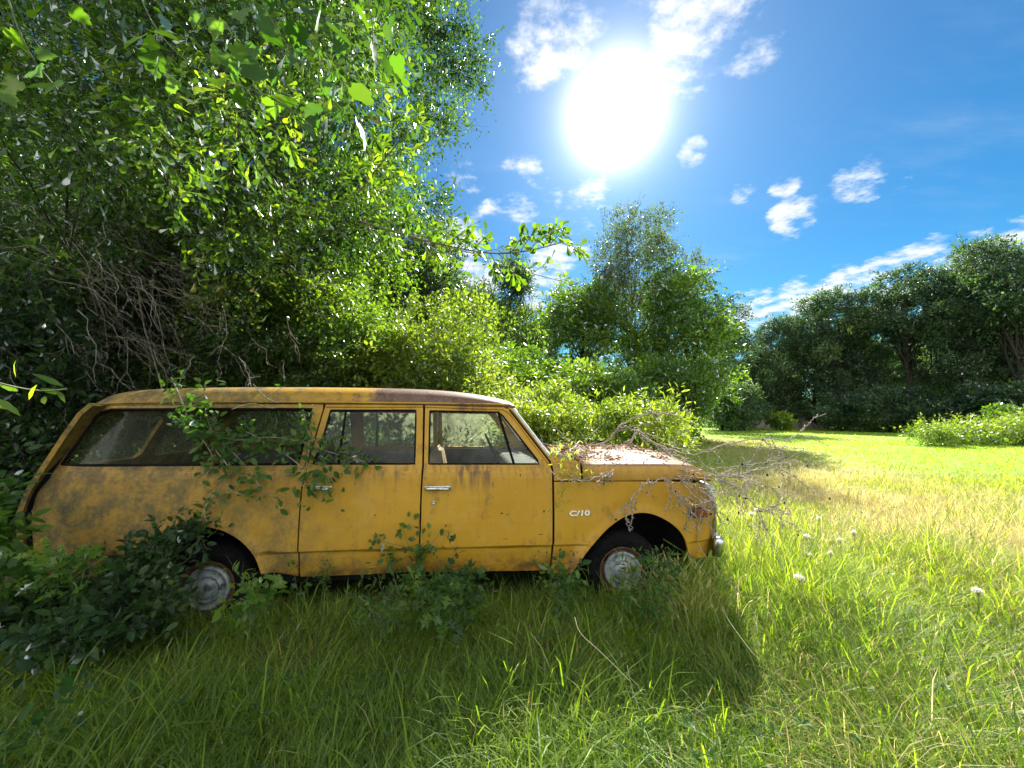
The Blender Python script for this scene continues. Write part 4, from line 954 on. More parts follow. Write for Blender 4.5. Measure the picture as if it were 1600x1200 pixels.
thick(83, 'shrub under the pale trees, behind the yellow green bush', [(850, 670), (850, 590), (960, 580), (1010, 600), (1010, 670)], 26, 12, 15, .5, .9, 2000, .11, L_MID, vb=.05)
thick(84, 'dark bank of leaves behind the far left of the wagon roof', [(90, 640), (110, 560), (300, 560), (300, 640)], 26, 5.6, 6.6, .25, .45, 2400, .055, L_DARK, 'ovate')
# bright weed bank at the right edge
thick(85, 'bright green weed bank at the right edge of the meadow', [(1412, 684), (1440, 676), (1520, 669), (1640, 664), (1660, 695), (1500, 692)], 110, 20, 25, .25, .6, 5200, .13, L_LIT, 'long', name='weed_bank', group=None, vb=.0, sl=.45, jit=.08, ragged=.12, up=.8)
thick(86, 'darker round bush on top of the weed bank at the right frame edge', [(1545, 665), (1560, 645), (1640, 640), (1660, 670)], 20, 24, 26, .5, .8, 1400, .14, L_MID, group=None)
thick(87, 'small bright sapling standing before the boulders', [(1205, 668), (1205, 650), (1232, 648), (1235, 660)], 8, 40, 42, .5, .8, 260, .28, L_LIT, group=None, name='sapling', cat='tree')
# dead twig tangle
def tangle(name, label, starts, n, seed, L0, mat=TWIG, r=.004, cat='branches', down=(.55, 0, -.75)):
    rg = np.random.default_rng(seed); e = empty(name, label, cat, tuple(starts[0])); ro = np.array(starts[0]); trk = []; tw = []
    for k in range(n):
        a = np.array(starts[rg.integers(len(starts))]) + rg.normal(size=3) * np.array([.5, .5, .4]); d = unit(np.array(down) + rg.normal(size=3) * .35); L = L0 * rg.uniform(.5, 1.3)
        p = limb(a, a + d * L, rg, 9, .10, .05); rr = r * rg.uniform(.6, 1.6); trk.append((p - ro, np.linspace(rr, rr * .35, 9)))
        for j in range(5):
            q = p[rg.integers(2, 8)]; d2 = unit(d + rg.normal(size=3) * .6); l2 = L * rg.uniform(.12, .35); tw.append((limb(q, q + d2 * l2, rg, 5, .1) - ro, np.linspace(rr * .5, rr * .2, 5)))
    woody('branch', trk, e, mat, 4); woody('twigs', tw, e, mat, 3); return e
tangle('dead_branches', 'tangle of bare pale twigs hanging behind the wagon tail', [W(40, 330, 5.2), W(130, 380, 5.4), W(80, 430, 5), W(220, 420, 5.6), W(280, 380, 5.6)], 90, 91, 1.7)
tangle('dead_branches', 'thin bare twigs crossing above the rear side window', [W(200, 420, 4.8), W(260, 470, 4.8), W(330, 440, 5)], 34, 92, 1.2, r=.003)
g = Geo(); P0 = W(30, 330, 4.6)
for L_, r_ in (([(28, 325, 4.6), (60, 400, 4.6), (90, 470, 4.6), (128, 550, 4.5), (140, 610, 4.5)], .017), ([(60, 400, 4.6), (100, 395, 4.4)], .006), ([(90, 470, 4.6), (85, 500, 4.4), (50, 502, 4.3)], .006), ([(215, 440, 4.8), (222, 500, 4.8), (240, 560, 4.7), (258, 625, 4.3), (270, 660, 3.1)], .010)):
    g.tube(chaik(np.array([W(*p) for p in L_])) - P0, np.linspace(r_, r_ * .6, len(chaik(np.zeros((len(L_), 3))))), 6)
o = g.build('dead_limb', BARKL, None); o.location = P0; tag(o, 'bare pale limb slanting down in front of the dark thicket, left of the roof', 'branch')

# ------------------------------------------------------------------ meadow grass
LEAF['blade'] = T_([(0, -.5, 0), (0, .5, 0), (.38, -.5, .03), (.38, .5, .03), (.74, -.36, .16), (.74, .36, .16), (1, 0, .40)], [(0, 2, 1), (1, 2, 3), (2, 4, 3), (3, 4, 5), (4, 6, 5)])
LEAF['stalk'] = T_([(0, -.25, 0), (0, .25, 0), (.6, -.2, .08), (.6, .2, .08), (.82, -.2, .16), (.82, .2, .16), (.86, -1.0, .18), (.86, 1.0, .18), (1, 0, .26)], [(0, 2, 1), (1, 2, 3), (2, 4, 3), (3, 4, 5), (4, 6, 5), (5, 6, 7), (6, 8, 7)])
def nz2(x, y, s, k):           # cheap smooth value noise, 0..1
    r = np.random.default_rng(k); a = 0
    for i in range(6): th = r.random() * 6.28; f = s * r.uniform(.6, 1.7); a = a + np.sin(f * (x * math.cos(th) + y * math.sin(th)) + r.random() * 6.28)
    return .5 + a / 6 / 1.1
def under(x, y, m=.0):         # inside the wagon's footprint
    xl = x * cy_ + (y - Y0) * sy_; yl = -x * sy_ + (y - Y0) * cy_
    return (xl > -3.3 - m) & (xl < 1.6 + m) & (yl > .25 - m) & (yl < WID + m)
def zone(rg, n, ya, yb, mul=1.75, off=1.3, p=1.0):
    y = (ya ** p + (yb ** p - ya ** p) * rg.random(n)) ** (1 / p); x = (rg.random(n) * 2 - 1) * (mul * y + off); return x, y
def grass_field(name, n, ya, yb, nb, hl, wd, seed, p, spread, label=None, kind='blade', straw=0.0, sel=None, lean=.62):
    rg = np.random.default_rng(seed); x, y = zone(rg, n, ya, yb, p=p)
    keep = ~under(x, y) & (x > -14 - y * .2)
    if sel is not None: keep &= sel(x, y)
    x, y = x[keep], y[keep]; n = len(x)
    tall = nz2(x, y, 2.2, 5); dry = straw_mask(x, y); big = nz2(x, y, .5, 9)
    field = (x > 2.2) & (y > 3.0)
    dr = np.clip(dry * .88 * (.45 + .75 * nz2(x, y, 1.7, 55)) + np.where(x > 1.2, .30, .05) * np.clip(1.6 - abs(y - 5) / 5, 0, 1) * (.5 + nz2(x, y, 1.3, 77)) + straw, 0, .95)
    h = hl * (.5 + .8 * tall) * np.where(x < 1.5, .88, 1.0) * np.where((x < 1.9) & (y > 2.2) & (y < 3.4), .8, 1.0) * np.where((x > 5) & (y > 9.5) & (dry < .3), .6, 1.0)
    X = np.repeat(x, nb) + rg.normal(size=n * nb) * spread; Y = np.repeat(y, nb) + rg.normal(size=n * nb) * spread
    az = rg.random(n * nb) * 6.283; isd = rg.random(n * nb) < np.repeat(dr, nb); ln = lean * np.abs(rg.normal(size=n * nb)) * np.where(isd, 1.7, 1.0) + .05
    Nn = np.stack([np.cos(az), np.sin(az), np.zeros(n * nb)], 1); D = Nn * ln[:, None] + [0, 0, 1.]
    L = np.repeat(h, nb) * np.clip(1 + .35 * rg.normal(size=n * nb), .3, 2)
    w = wd * (.45 + .9 * rg.random(n * nb)) * np.where(isd, .6, 1.0) / L
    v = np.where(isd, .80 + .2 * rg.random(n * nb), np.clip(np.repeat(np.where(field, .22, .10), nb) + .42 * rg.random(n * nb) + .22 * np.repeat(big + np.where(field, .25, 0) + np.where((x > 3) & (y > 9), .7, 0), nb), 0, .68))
    Pp = np.stack([X, Y, gz(X, Y) - .015], 1)
    return place(kind, Pp, D, Nn, L, v, w)
parts = [grass_field('g', 2600, 1.3, 5.5, 16, .36, .0075, 100, 1.6, .03, lean=.8), grass_field('g', 52000, 1.15, 4.2, 7, .20, .0048, 101, 1.6, .035),
         grass_field('g', 33000, 4.0, 9.5, 7, .18, .009, 102, 1.7, .06),
         grass_field('g', 15000, 9, 24, 7, .15, .020, 103, 1.6, .12, lean=.6),
         grass_field('g', 9500, 22, 52, 6, .14, .05, 104, 1.6, .3, lean=.6)]
v, f, a = merge(parts); o = mesh_obj('grass', v, f, GRASS, None, False, a); tag(o, 'uneven green meadow grass mixed with dry straw blades', 'grass', kind='stuff')
parts = [grass_field('s', 1800, 1.5, 4.5, 2, .32, .0045, 105, 1.7, .04, kind='stalk', straw=.5, lean=.35),
         grass_field('s', 7000, 3.5, 11, 3, .30, .007, 106, 1.6, .06, kind='stalk', straw=.6, sel=lambda x, y: (x > 1.3) & ((x < 9.5) | (y < 6)), lean=.35),
         grass_field('s', 3500, 8, 24, 3, .36, .016, 107, 1.6, .1, kind='stalk', straw=.6, sel=lambda x, y: straw_mask(x, y) > .25, lean=.35)]
v, f, a = merge(parts); o = mesh_obj('seed_stalks', v, f, GRASS, None, False, a); tag(o, 'thin pale grass stalks with seed heads standing over the meadow', 'grass', kind='stuff')
# low broad leaved weeds in the shaded grass
rg = np.random.default_rng(110); x, y = zone(rg, 1300, 1.5, 6, 1.4, .4, 1.6); k = ~under(x, y) & ((x < 1.4) | (rg.random(len(x)) < .25)) ; x, y = x[k], y[k]; n = len(x); nb = 6
az = np.repeat(rg.random(n) * 6.28, nb) + np.tile(np.arange(nb) * 1.05, n) + rg.normal(size=n * nb) * .2; X = np.repeat(x, nb); Y = np.repeat(y, nb); st = np.repeat(rg.uniform(.04, .2, n), nb)
D = np.stack([np.cos(az), np.sin(az), .35 + .3 * rg.random(n * nb)], 1); Nn = np.tile([0, 0, 1.], (n * nb, 1)) + rg.normal(size=(n * nb, 3)) * .3
v, f, a = place('long', np.stack([X, Y, gz(X, Y) + st], 1), D, Nn, np.repeat(rg.uniform(.02, .05, n), nb), np.clip(.1 + .35 * rg.random(n * nb), 0, 1))
o = mesh_obj('weeds', v, f, L_VINE, None, False, a); tag(o, 'low broad leaved weeds scattered through the grass', 'weeds', kind='stuff')

# ------------------------------------------------------------------ plants on and around the wagon
def WP(u, v, yl, off=0.0):     # pixel -> world point on the wagon plane yl
    p = P(u, v, yl); x, y, z = p; return np.array([x * cy_ - y * sy_, Y0 + x * sy_ + y * cy_, z])
def ysurf(u, v, off=-.03):
    x, z = S(u, v); y = float(ys(x, z)) + off; return np.array([x * cy_ - y * sy_, Y0 + x * sy_ + y * cy_, z])
def vine(name, label, lines, seed, mat=L_OAK, kind='ovate', lsz=.055, per=22, rad=.0035, off=-.05, jitter=.045, cat='vine', vb=0., bark=STEM, group=None, d=(0, -.3, -.15)):
    rg = np.random.default_rng(seed); ro = ysurf(*lines[0][0], off) if len(lines[0][0]) == 2 else W(*lines[0][0]); e = empty(name, label, cat, tuple(ro), group=group); tr = []; parts = []
    for ln in lines:
        p = np.array([ysurf(q[0], q[1], off - .03 * rg.random()) if len(q) == 2 else W(*q) for q in ln]); p = chaik(p, 2) - ro; tr.append((p, np.linspace(rad, rad * .4, len(p))))
        L = np.concatenate([[0], np.cumsum(np.linalg.norm(np.diff(p, axis=0), axis=1))]); n = max(4, int(per * L[-1] / .3)); t = rg.random(n) * L[-1]
        b = np.stack([np.interp(t, L, p[:, i]) for i in range(3)], 1) + rg.normal(size=(n, 3)) * np.array([jitter, .022, jitter])
        D = rdir(rg, n) * .9 + np.array(d); Nn = np.array([0, -.8, .7]) + rg.normal(size=(n, 3)) * .6
        parts.append(place(kind, b, D, Nn, lsz * rg.uniform(.5, 1.2, n), np.clip(.4 + vb + .18 * rg.normal(size=n), 0, 1)))
    woody('stem', tr, e, bark, 5); v, f, a = merge(parts); mesh_obj('foliage', v, f, mat, e, False, a); return e
vine('hanging_vine', 'leafy vine hanging down over the rear side window and the rear door handle',
     [[(268, 590, 2.75), (290, 640, 2.6), (310, 670), (330, 690), (345, 720), (330, 745)], [(320, 600, 2.8), (330, 640), (345, 680), (370, 700), (400, 735)], [(300, 650), (330, 665), (370, 690), (430, 680), (480, 690), (520, 705), (560, 715), (575, 722)],
      [(345, 700), (370, 730), (360, 760), (390, 770)], [(400, 735), (420, 765), (450, 780)], [(480, 640), (490, 690), (485, 730), (475, 760), (500, 755)], [(500, 690), (520, 740), (530, 760), (505, 775)], [(345, 770), (330, 790), (335, 812)],
      [(380, 670), (410, 680), (430, 700)], [(440, 700), (470, 720), (490, 745)]], 120, L_VINE, 'ovate', .068, 34, .0055, -.06, .055, vb=.12, bark=BARKL)
vine('hanging_twig', 'nearly bare twig lying over the rear end of the roof', [[(395, 600, 2.8), (420, 622), (440, 630)], [(420, 622), (445, 603, 2.9)], [(370, 640), (400, 628), (430, 640), (450, 632)]], 121, per=3, lsz=.04, bark=TWIG, off=-.04)
vine('climbing_weed', 'thorny weed climbing the gap between the two doors', [[(660, 930), (655, 880), (640, 850), (630, 820), (640, 800)], [(655, 880), (660, 840), (655, 810)], [(640, 850), (610, 845), (590, 838), (582, 846)], [(660, 860), (680, 840), (690, 825)], [(650, 930), (630, 900), (612, 880), (620, 870)], [(640, 900), (660, 870), (662, 850)], [(618, 895), (605, 870), (612, 850)]], 122, L_VINE, 'lobed', .065, 18, .003, -.05, .03, vb=.1)
vine('climbing_weed', 'thin stem with a few leaves at the front edge of the front door', [[(838, 930), (832, 900), (828, 880), (845, 866), (870, 862), (900, 858)], [(828, 880), (836, 862), (846, 860)]], 123, L_VINE, 'ovate', .045, 6, .002, -.03, .015, vb=.2)
vine('creeping_shoot', 'yellow green shoots spilling over the cowl beside the windshield', [[(870, 690, 3.5), (872, 715), (880, 735), (876, 760), (870, 790)], [(900, 690, 3.5), (890, 715), (900, 735), (905, 752)], [(860, 700, 3.5), (868, 722), (885, 745)], [(905, 720), (915, 748), (925, 752)]], 124, L_LIT, 'long', .05, 26, .002, -.04, .04, vb=.25)
vine('climbing_weed', 'small weed rooted below the rear edge of the rear door', [[(470, 930), (468, 905), (462, 885), (465, 870)], [(470, 920), (478, 905), (490, 895)]], 125, L_VINE, 'ovate', .05, 12, .002, -.04, .02, vb=.15)
vine('feathery_weed', 'fine feathery weed standing against the rear door sill', [[(515, 930), (512, 900), (516, 855)], [(513, 910), (500, 885)], [(514, 905), (530, 880)], [(514, 890), (524, 868)], [(513, 895), (504, 872)]], 126, L_MID, 'long', .03, 60, .002, -.05, .014, vb=-.1)

def bushlet(name, label, uvY, rad, n, nl, lsz, mat, kind, seed, group=None, cat='plant', vb=.0, sl=.14, jit=.03, droop=.1):
    rg = np.random.default_rng(seed); c = np.array([W(*t) for t in uvY]); c[:, 2] = np.maximum(c[:, 2], .06)
    q = np.array([(r, r, r * .85) for r in (rad if isinstance(rad, (list, tuple)) else [rad] * len(c))])
    return plant(name, label, cat, c, q, n, nl, sl, lsz, mat, kind, None, .008, STEM, seed, group=group, jit=jit, shell=.05, parts=('stem', 'foliage'), vbias=vb, tw=.0016, droop=droop)
bushlet('leafy_shrub', 'dark leafy shrub growing in front of the rear wheel arch', [(245, 852, 2.66), (280, 835, 2.70), (312, 842, 2.72), (215, 885, 2.62), (262, 880, 2.62), (240, 915, 2.55), (272, 925, 2.55), (205, 925, 2.5), (250, 955, 2.45), (190, 900, 2.6)], [.06, .05, .05, .07, .06, .08, .05, .08, .07, .06], 270, 6, .05, L_DARK, 'ovate', 130, vb=.1)  # dark leaf colour carries the shade around the wheel arch
bushlet('leafy_shrub', 'dark weeds heaped under the tail of the wagon', [(60, 960, 2.4), (110, 955, 2.45), (150, 945, 2.5), (100, 935, 2.5), (160, 965, 2.35), (60, 1000, 2.2), (120, 985, 2.2), (20, 970, 2.4), (180, 930, 2.55), (210, 960, 2.4)], .09, 330, 6, .06, L_DARK, 'ovate', 131, vb=-.1)  # deep shade under the tail is put into the dark leaf colour
bushlet('leafy_shrub', 'broad leaved weed climbing the tail of the wagon at the left frame edge', [(-25, 800, 2.4), (-15, 840, 2.35), (5, 900, 2.3), (20, 905, 2.35), (-45, 850, 2.3), (-30, 770, 2.45), (-10, 930, 2.25), (-5, 870, 2.45)], .05, 90, 6, .075, L_VINE, 'ovate', 132, vb=.0)
bushlet('leafy_weed', 'pale green weed with notched leaves left of the rear wheel', [(90, 890, 2.3), (115, 910, 2.3), (135, 885, 2.35)], .04, 20, 6, .07, L_VINE, 'lobed', 133, vb=.35)
bushlet('leafy_weed', 'bright small weed right of the rear wheel', [(375, 935, 2.55), (395, 925, 2.5), (410, 940, 2.5), (385, 950, 2.4)], .05, 26, 5, .055, L_VINE, 'ovate', 134, vb=.35)
bushlet('oak_seedling', 'oak seedling with lobed leaves below the front door', [(665, 920, 2.7), (700, 915, 2.7), (725, 925, 2.65), (690, 935, 2.6), (645, 940, 2.6), (740, 910, 2.75)], .07, 70, 6, .07, L_VINE, 'lobed', 135, vb=.12)
bushlet('leafy_weed', 'tangled dark weed under the gap between the doors', [(600, 930, 2.6), (630, 945, 2.55), (585, 955, 2.5), (610, 965, 2.45), (560, 930, 2.65)], .07, 60, 6, .04, L_VINE, 'long', 136, vb=-.05)
bushlet('leafy_weed', 'small weed under the front edge of the front door', [(865, 910, 2.95), (890, 905, 3.0), (880, 925, 2.9)], .05, 30, 5, .055, L_VINE, 'ovate', 137, vb=.25)
bushlet('leafy_weed', 'narrow leaved weed in front of the front wheel', [(1000, 900, 2.9), (1020, 885, 2.9), (985, 915, 2.85), (1010, 930, 2.8), (1040, 905, 2.9), (1030, 940, 2.8)], .08, 70, 7, .055, L_VINE, 'long', 138, vb=.05)
bushlet('leafy_weed', 'lone broad leaved weed in the lower left grass', [(60, 1140, 1.75), (85, 1150, 1.72)], .03, 5, 5, .055, L_VINE, 'ovate', 140, vb=.0)
# tall dry grass beside the front wheel
rg = np.random.default_rng(150); n = 480; b = W(1070, 930, 3.0); x = b[0] + rg.normal(size=n) * .17; y = b[1] + rg.normal(size=n) * .13; az = rg.random(n) * 6.28
Nn = np.stack([np.cos(az), np.sin(az), 0 * az], 1); L = rg.uniform(.22, .52, n)
v, f, a = place('stalk', np.stack([x - b[0], y - b[1], 0 * x], 1), Nn * (.1 + .28 * rg.random(n))[:, None] + [0, 0, 1], Nn, L, np.where(rg.random(n) < .6, .8 + .2 * rg.random(n), .3 + .3 * rg.random(n)), .007 / L)
o = mesh_obj('grass_tuft', v, f, GRASS, None, False, a); o.location = (b[0], b[1], 0); tag(o, 'tall dry seeding grass tuft in front of the front fender', 'grass tuft')

# ------------------------------------------------------------------ fallen branch and litter on the hood
def hoodp(u, v, yl): return WP(u, v, yl)
def dead_branch():
    rg = np.random.default_rng(160); ro = hoodp(985, 700, .9); e = empty('fallen_branch', 'dead grey branch with many bare twigs lying across the hood', 'branch', tuple(ro)); main = []; tw = []; pods = []
    def add(L_, r0, r1, nsub, sl, depth=0, out=None):
        p = chaik(np.array(L_), 2); p = p + rg.normal(size=p.shape) * .006; (main if depth == 0 else tw).append((p - ro, np.maximum(np.linspace(r0, r1, len(p)), 0.0050 if depth == 0 else .0028)))
        T = unit(np.gradient(p, axis=0))
        for _ in range(int(nsub * 1.5) if depth == 0 else nsub):
            k = rg.integers(1, len(p)); d = unit(T[k] * 1.0 + rdir(rg, 1)[0] * .8 + [0, -.12, -.25]); l = sl * rg.uniform(.6, 1.7); q = limb(p[k], p[k] + d * l, rg, 6, .05)
            if depth < 2: add(list(q), r0 * .42, r1 * .42, int(nsub * .3) if depth == 0 else 1, sl * .6, depth + 1)
            else: tw.append((q - ro, np.full(6, .0021)))
            if rg.random() < .10: pods.append(q[-1] - ro)
    h = hoodp
    add([h(1000, 668, 1.0), h(985, 690, .9), h(983, 712, .8), h(985, 730, .5)], .013, .007, 6, .25)
    add([h(900, 700, 1.1), h(950, 692, 1.0), h(965, 668, .9), h(985, 655, .9), h(1020, 645, .8)], .018, .006, 5, .25)
    add([h(992, 672, .9), h(1020, 692, .7), h(1060, 708, .5), h(1085, 711, .3), h(1110, 703, .2), h(1150, 690, .1), h(1200, 683, .0), h(1235, 690, .0)], .011, .003, 9, .30)
    add([h(1040, 705, .6), h(1055, 730, .3), h(1085, 740, .1), h(1120, 744, .0), h(1160, 746, -.1)], .008, .003, 8, .28)
    add([h(985, 712, .6), h(1000, 725, .3), h(1035, 735, .12), h(1060, 745, .0), h(1080, 760, -.08)], .007, .002, 8, .26)
    add([h(985, 720, .5), h(950, 716, .4), h(920, 705, .5), h(895, 690, .7)], .006, .002, 7, .25)
    add([h(1030, 750, -.06), h(1000, 760, -.08), h(985, 780, -.09), h(976, 800, -.09)], .0045, .002, 5, .14)
    add([h(1035, 745, -.06), h(1055, 775, -.10), h(1075, 790, -.12), h(1090, 815, -.12)], .0045, .002, 6, .16)
    add([h(1100, 745, .0), h(1105, 765, -.08), h(1115, 790, -.1), h(1125, 815, -.1)], .0045, .002, 5, .16)
    add([h(1105, 742, .0), h(1150, 760, -.05), h(1180, 790, -.1), h(1190, 800, -.1)], .0045, .0015, 8, .2)
    add([h(1120, 744, .0), h(1160, 740, .1), h(1200, 730, .2), h(1235, 735, .2)], .0045, .0015, 8, .22)
    add([h(960, 735, -.0), h(940, 745, -.06), h(910, 752, -.08)], .004, .0015, 4, .14)
    add([h(905, 690, .9), h(885, 715, .3), h(893, 728, .1)], .009, .006, 3, .14)
    woody('branch', main, e, TWIG, 6); woody('twigs', tw, e, TWIG, 4)
    for p in pods:
        g = Geo()
        bm = bmesh.new(); bmesh.ops.create_icosphere(bm, subdivisions=1, radius=1)
        s_ = rg.uniform(.004, .009)
        for vv in bm.verts: vv.co = Vector(p) + Vector((vv.co.x * s_, vv.co.y * s_, vv.co.z * s_ * 1.5))
        g.bm(bm); g.build('dry_bud', DARK, e)
dead_branch()
rg = np.random.default_rng(161); n = 4200; xs_ = rg.uniform(S(862, 720)[0], S(1070, 724)[0], n); yl = .08 + rg.random(n) ** .8 * 1.2; zz = P(950, 724, .06)[2] + .012 + np.interp(yl, [0, .32, .38, .97, 1.9], [0, .018, .040, .066, 0])
k = rg.random(n) < np.clip(.25 + nz2(xs_, yl, 6, 3) * .9 - .2, 0, 1); xs_, yl, zz = xs_[k], yl[k], zz[k]; n = len(xs_)
Pw = np.stack([xs_ * cy_ - yl * sy_, Y0 + xs_ * sy_ + yl * cy_, zz], 1); ro = Pw.mean(0); D = rdir(rg, n) * [1, 1, .25]
LM = leaf_mat('dry_leaf', [(0, (.09, .045, .02)), (.5, (.20, .11, .06)), (1, (.36, .25, .16))], .2, .1, (1.2, 1, .7))
v, f, a = place('diamond', Pw - ro, D, np.array([0, 0, 1.]) + rg.normal(size=(n, 3)) * .4, rg.uniform(.02, .065, n), rg.random(n), rg.uniform(.25, 1.2, n)); o = mesh_obj('leaf_litter', v, f, LM, None, False, a); o.location = ro
tag(o, 'dry brown leaves and bits scattered over the hood', 'leaf litter', kind='stuff')
# dry thatch lying under the door sill
for u, v_, Y, lb, sd in ((455, 945, 2.5, 'flattened brown straw heap behind the rear wheel', 162), (845, 960, 2.6, 'patch of brown dead straw below the front door', 163)):
    rg = np.random.default_rng(sd); n = 420; b = W(u, v_, Y); b[2] = .06; p = rg.normal(size=(n, 3)) * [.13, .10, .03]; D = rdir(rg, n) * [1, 1, .3]
    v, f, a = place('blade', p, D, rdir(rg, n), rg.uniform(.08, .22, n), rg.random(n) * .6, .02); o = mesh_obj('straw_heap', v, f, LM, None, False, a); o.location = b; tag(o, lb, 'straw')

# ------------------------------------------------------------------ flowers, boulders, stems
PET = simple('white_petals', (.75, .74, .68), .8, 0, .1, 50)
def flower(x, y, h, seed, size):
    rg = np.random.default_rng(seed); e = bpy.data.objects.new('wild_carrot_flower', None); COL.objects.link(e); e.location = (x, y, float(gz(x, y)))
    g = Geo(); top = np.array([rg.normal() * .03, rg.normal() * .03, h]); g.tube(limb((0, 0, 0), top - [0, 0, .04], rg, 6, .04), .002, 5)
    for k in range(12): a = k * .524; g.tube([top - [0, 0, .04], top + np.array([math.cos(a), math.sin(a), 0]) * size * .7], .0008, 3)
    g.build('stem', STEM, e)
    n = 170; r = size * np.sqrt(rg.random(n)); a = rg.random(n) * 6.28; p = top + np.stack([r * np.cos(a), r * np.sin(a), .008 * rg.normal(size=n) + .01 - (r / size) ** 2 * .012], 1)
    v, f, _ = place('diamond', p, rdir(rg, n) * [1, 1, .4], np.tile([0, 0, 1.], (n, 1)), .011, np.ones(n), 1.6); mesh_obj('umbel', v, f, PET, e); return e
GFl = 'white wild carrot flowers in the sunlit grass'
for i, (u, v, Y, sz, lb) in enumerate(((1245, 905, 3.1, .034, 'largest white flower head in the meadow, right of the front bumper'), (1166, 805, 4.6, .03, 'left one of two small white flowers beyond the front bumper'), (1174, 799, 4.8, .03, 'right one of two small white flowers beyond the front bumper'),
        (1262, 842, 3.9, .035, 'broad white flower up right of the largest one'), (1310, 848, 3.9, .022, 'small white flower right of the broad one'), (1308, 874, 3.6, .016, 'tiny white flower just below another small one'), (1262, 874, 3.6, .022, 'white flower directly above the largest one'),
        (1326, 835, 4.1, .02, 'small white flower farthest up in the row'), (1518, 925, 2.9, .026, 'lone white flower far right in the yellow green grass'), (1280, 815, 4.4, .018, 'faint white flower at the far end of the cluster'))):
    w = W(u, v, Y); hh = max(w[2], .2); o = flower(w[0], w[1], hh, 200 + i, sz); tag(o, lb, 'flower', GFl)
STONE = simple('boulder', (.30, .25, .20), .9, 0, .4, 1.2, .5)
for i, (u, Y, w_, h_, lb) in enumerate(((1150, 45, 1.2, .9, 'small brown boulder at the left end of the row below the wood'), (1175, 45, 1.3, .95, 'brown boulder second from the left below the wood'), (1200, 45.5, 1.6, 1.0, 'wide brown boulder in the middle of the row below the wood'), (1240, 46, 2.0, 1.15, 'large pale boulder behind the bright sapling'), (1272, 46.5, 1.2, .9, 'small pale boulder at the right end of the row'))):
    rg = np.random.default_rng(300 + i); bm = bmesh.new(); bmesh.ops.create_icosphere(bm, subdivisions=3, radius=1); ph = rg.random(6) * 6
    for vv in bm.verts:
        c = vv.co.copy(); k = 1 + .14 * math.sin(c.x * 3 + ph[0]) * math.sin(c.y * 2.6 + ph[1]) + .1 * math.sin(c.z * 5 + ph[2] + c.x * 4); vv.co = Vector((c.x * w_ * k, c.y * w_ * .6 * k, max(-.3, min(c.z, .62)) * h_ * 1.4 * k))
    g = Geo(); g.bm(bm); o = g.build('boulder', STONE); o.location = ((u - 800) / F * Y, Y, .15); tag(o, lb, 'boulder', 'boulders in a row at the foot of the wood')
# a few long pale stems bent over in the foreground
g0 = ((900, 965, 2.15), (925, 1000, 1.95), (985, 1060, 1.7))
for L_, lb in (([(898, 965, 2.2), (905, 990, 2.1), (935, 1015, 1.95), (985, 1065, 1.75)], 'long pale dry stem bent down right in the shaded grass'), 
               ([(1130, 948, 2.4), (1135, 965, 2.35), (1160, 1000, 2.15), (1180, 1025, 2.0)], 'forked pale stem standing right of the wagon shadow'), ([(980, 1040, 1.7), (988, 1080, 1.65), (1000, 1110, 1.6)], 'stiff pale green blade upright at the shadow edge')):
    p = chaik(np.array([W(*q) for q in L_]), 2); ro = p[0].copy(); g = Geo(); g.tube(p - ro, np.linspace(.0019, .0009, len(p)), 5); o = g.build('dry_stem', DRYST if 'DRYST' in globals() else globals().setdefault('DRYST', simple('dry_stem', (.30, .28, .17), .8, 0, .2, 20))); o.location = ro; tag(o, lb, 'stem', 'dry stems bent over in the foreground')
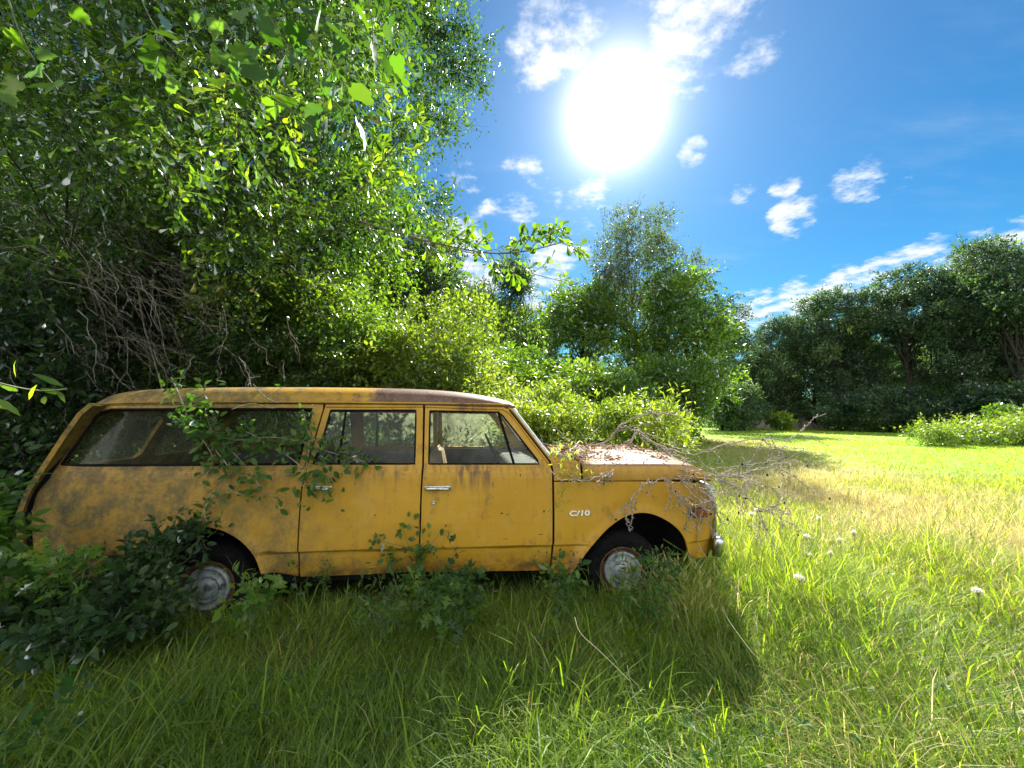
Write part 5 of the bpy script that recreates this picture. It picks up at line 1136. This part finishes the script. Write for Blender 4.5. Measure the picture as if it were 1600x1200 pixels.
# far wood closing the view behind the treeline
rg = np.random.default_rng(170); c = np.array([(x, 66 + rg.normal() * 3, rg.uniform(.5, 10)) for x in np.linspace(-70, 140, 420)]); q = np.full((420, 3), 3.0)
lf, _ = sprays(rg, c, q, 13000, 8, 1.4, .55, 'diamond', jit=.4, shell=.2, twigs=False)
o = mesh_obj('far_woodland', lf[0], lf[1], L_FAR, None, False, lf[2]); tag(o, 'continuous dark woodland far behind the first rows of trees', 'woodland', kind='stuff')

thick(88, 'fine leaved dark tree tangle hanging between the bare twigs and the roof', [(60, 600), (20, 380), (200, 330), (420, 420), (460, 600), (300, 615)], 60, 4.9, 6.0, .16, .34, 4200, .04, L_OAK, 'ovate', vb=-.02, sl=.24)
thick(89, 'leafy undergrowth rising behind the roof above the side window', [(150, 625), (190, 560), (330, 520), (520, 540), (540, 625)], 40, 5.3, 6.2, .14, .28, 3000, .042, L_MID, 'ovate', vb=.1, sl=.22)

thick(90, 'dark bushes closing the view behind the tail at the left frame edge', [(-160, 780), (-160, 600), (150, 600), (140, 700), (60, 780)], 40, 6.5, 8.5, .4, .7, 3000, .07, L_DARK, 'ovate', nleaf=7)
thick(91, 'shaded brush deep under the oak behind the rear windows', [(0, 760), (0, 620), (480, 610), (480, 760)], 40, 9, 11, .5, .9, 2600, .09, L_DARK)

rg = np.random.default_rng(180); gp = [W(u, v, Y) for u, v, Y in ((8, 600, 1.15), (30, 612, 1.2), (62, 606, 1.25), (90, 610, 1.3), (45, 625, 1.2), (70, 632, 1.25), (15, 640, 1.15), (100, 604, 1.3), (-10, 620, 1.1), (25, 590, 1.2))]
leafset('oak_bough', 'bright leaf cluster poking in at the left frame edge, level with the roof', 'branch', gp, list(rg.uniform(.05, .085, 10)), L_OAK, 'long', 181, [[W(-60, 580, 1.1), W(0, 600, 1.15), W(60, 612, 1.25), W(105, 608, 1.3)]], vb=.35, droop=.0)

tangle('dead_branches', 'bare grey twigs drooping onto the rear half of the roof', [W(300, 520, 4.3), W(360, 540, 4.4), W(420, 560, 4.6), W(250, 500, 4.3)], 26, 93, .7, r=.003, down=(.5, -.25, -.6))
tangle('dead_branches', 'mass of pale bare twigs in the dark of the left edge', [W(20, 380, 4.4), W(60, 460, 4.4), W(120, 500, 4.6), W(170, 440, 4.8)], 70, 94, 1.3, r=.0035, down=(.7, 0, -.6))
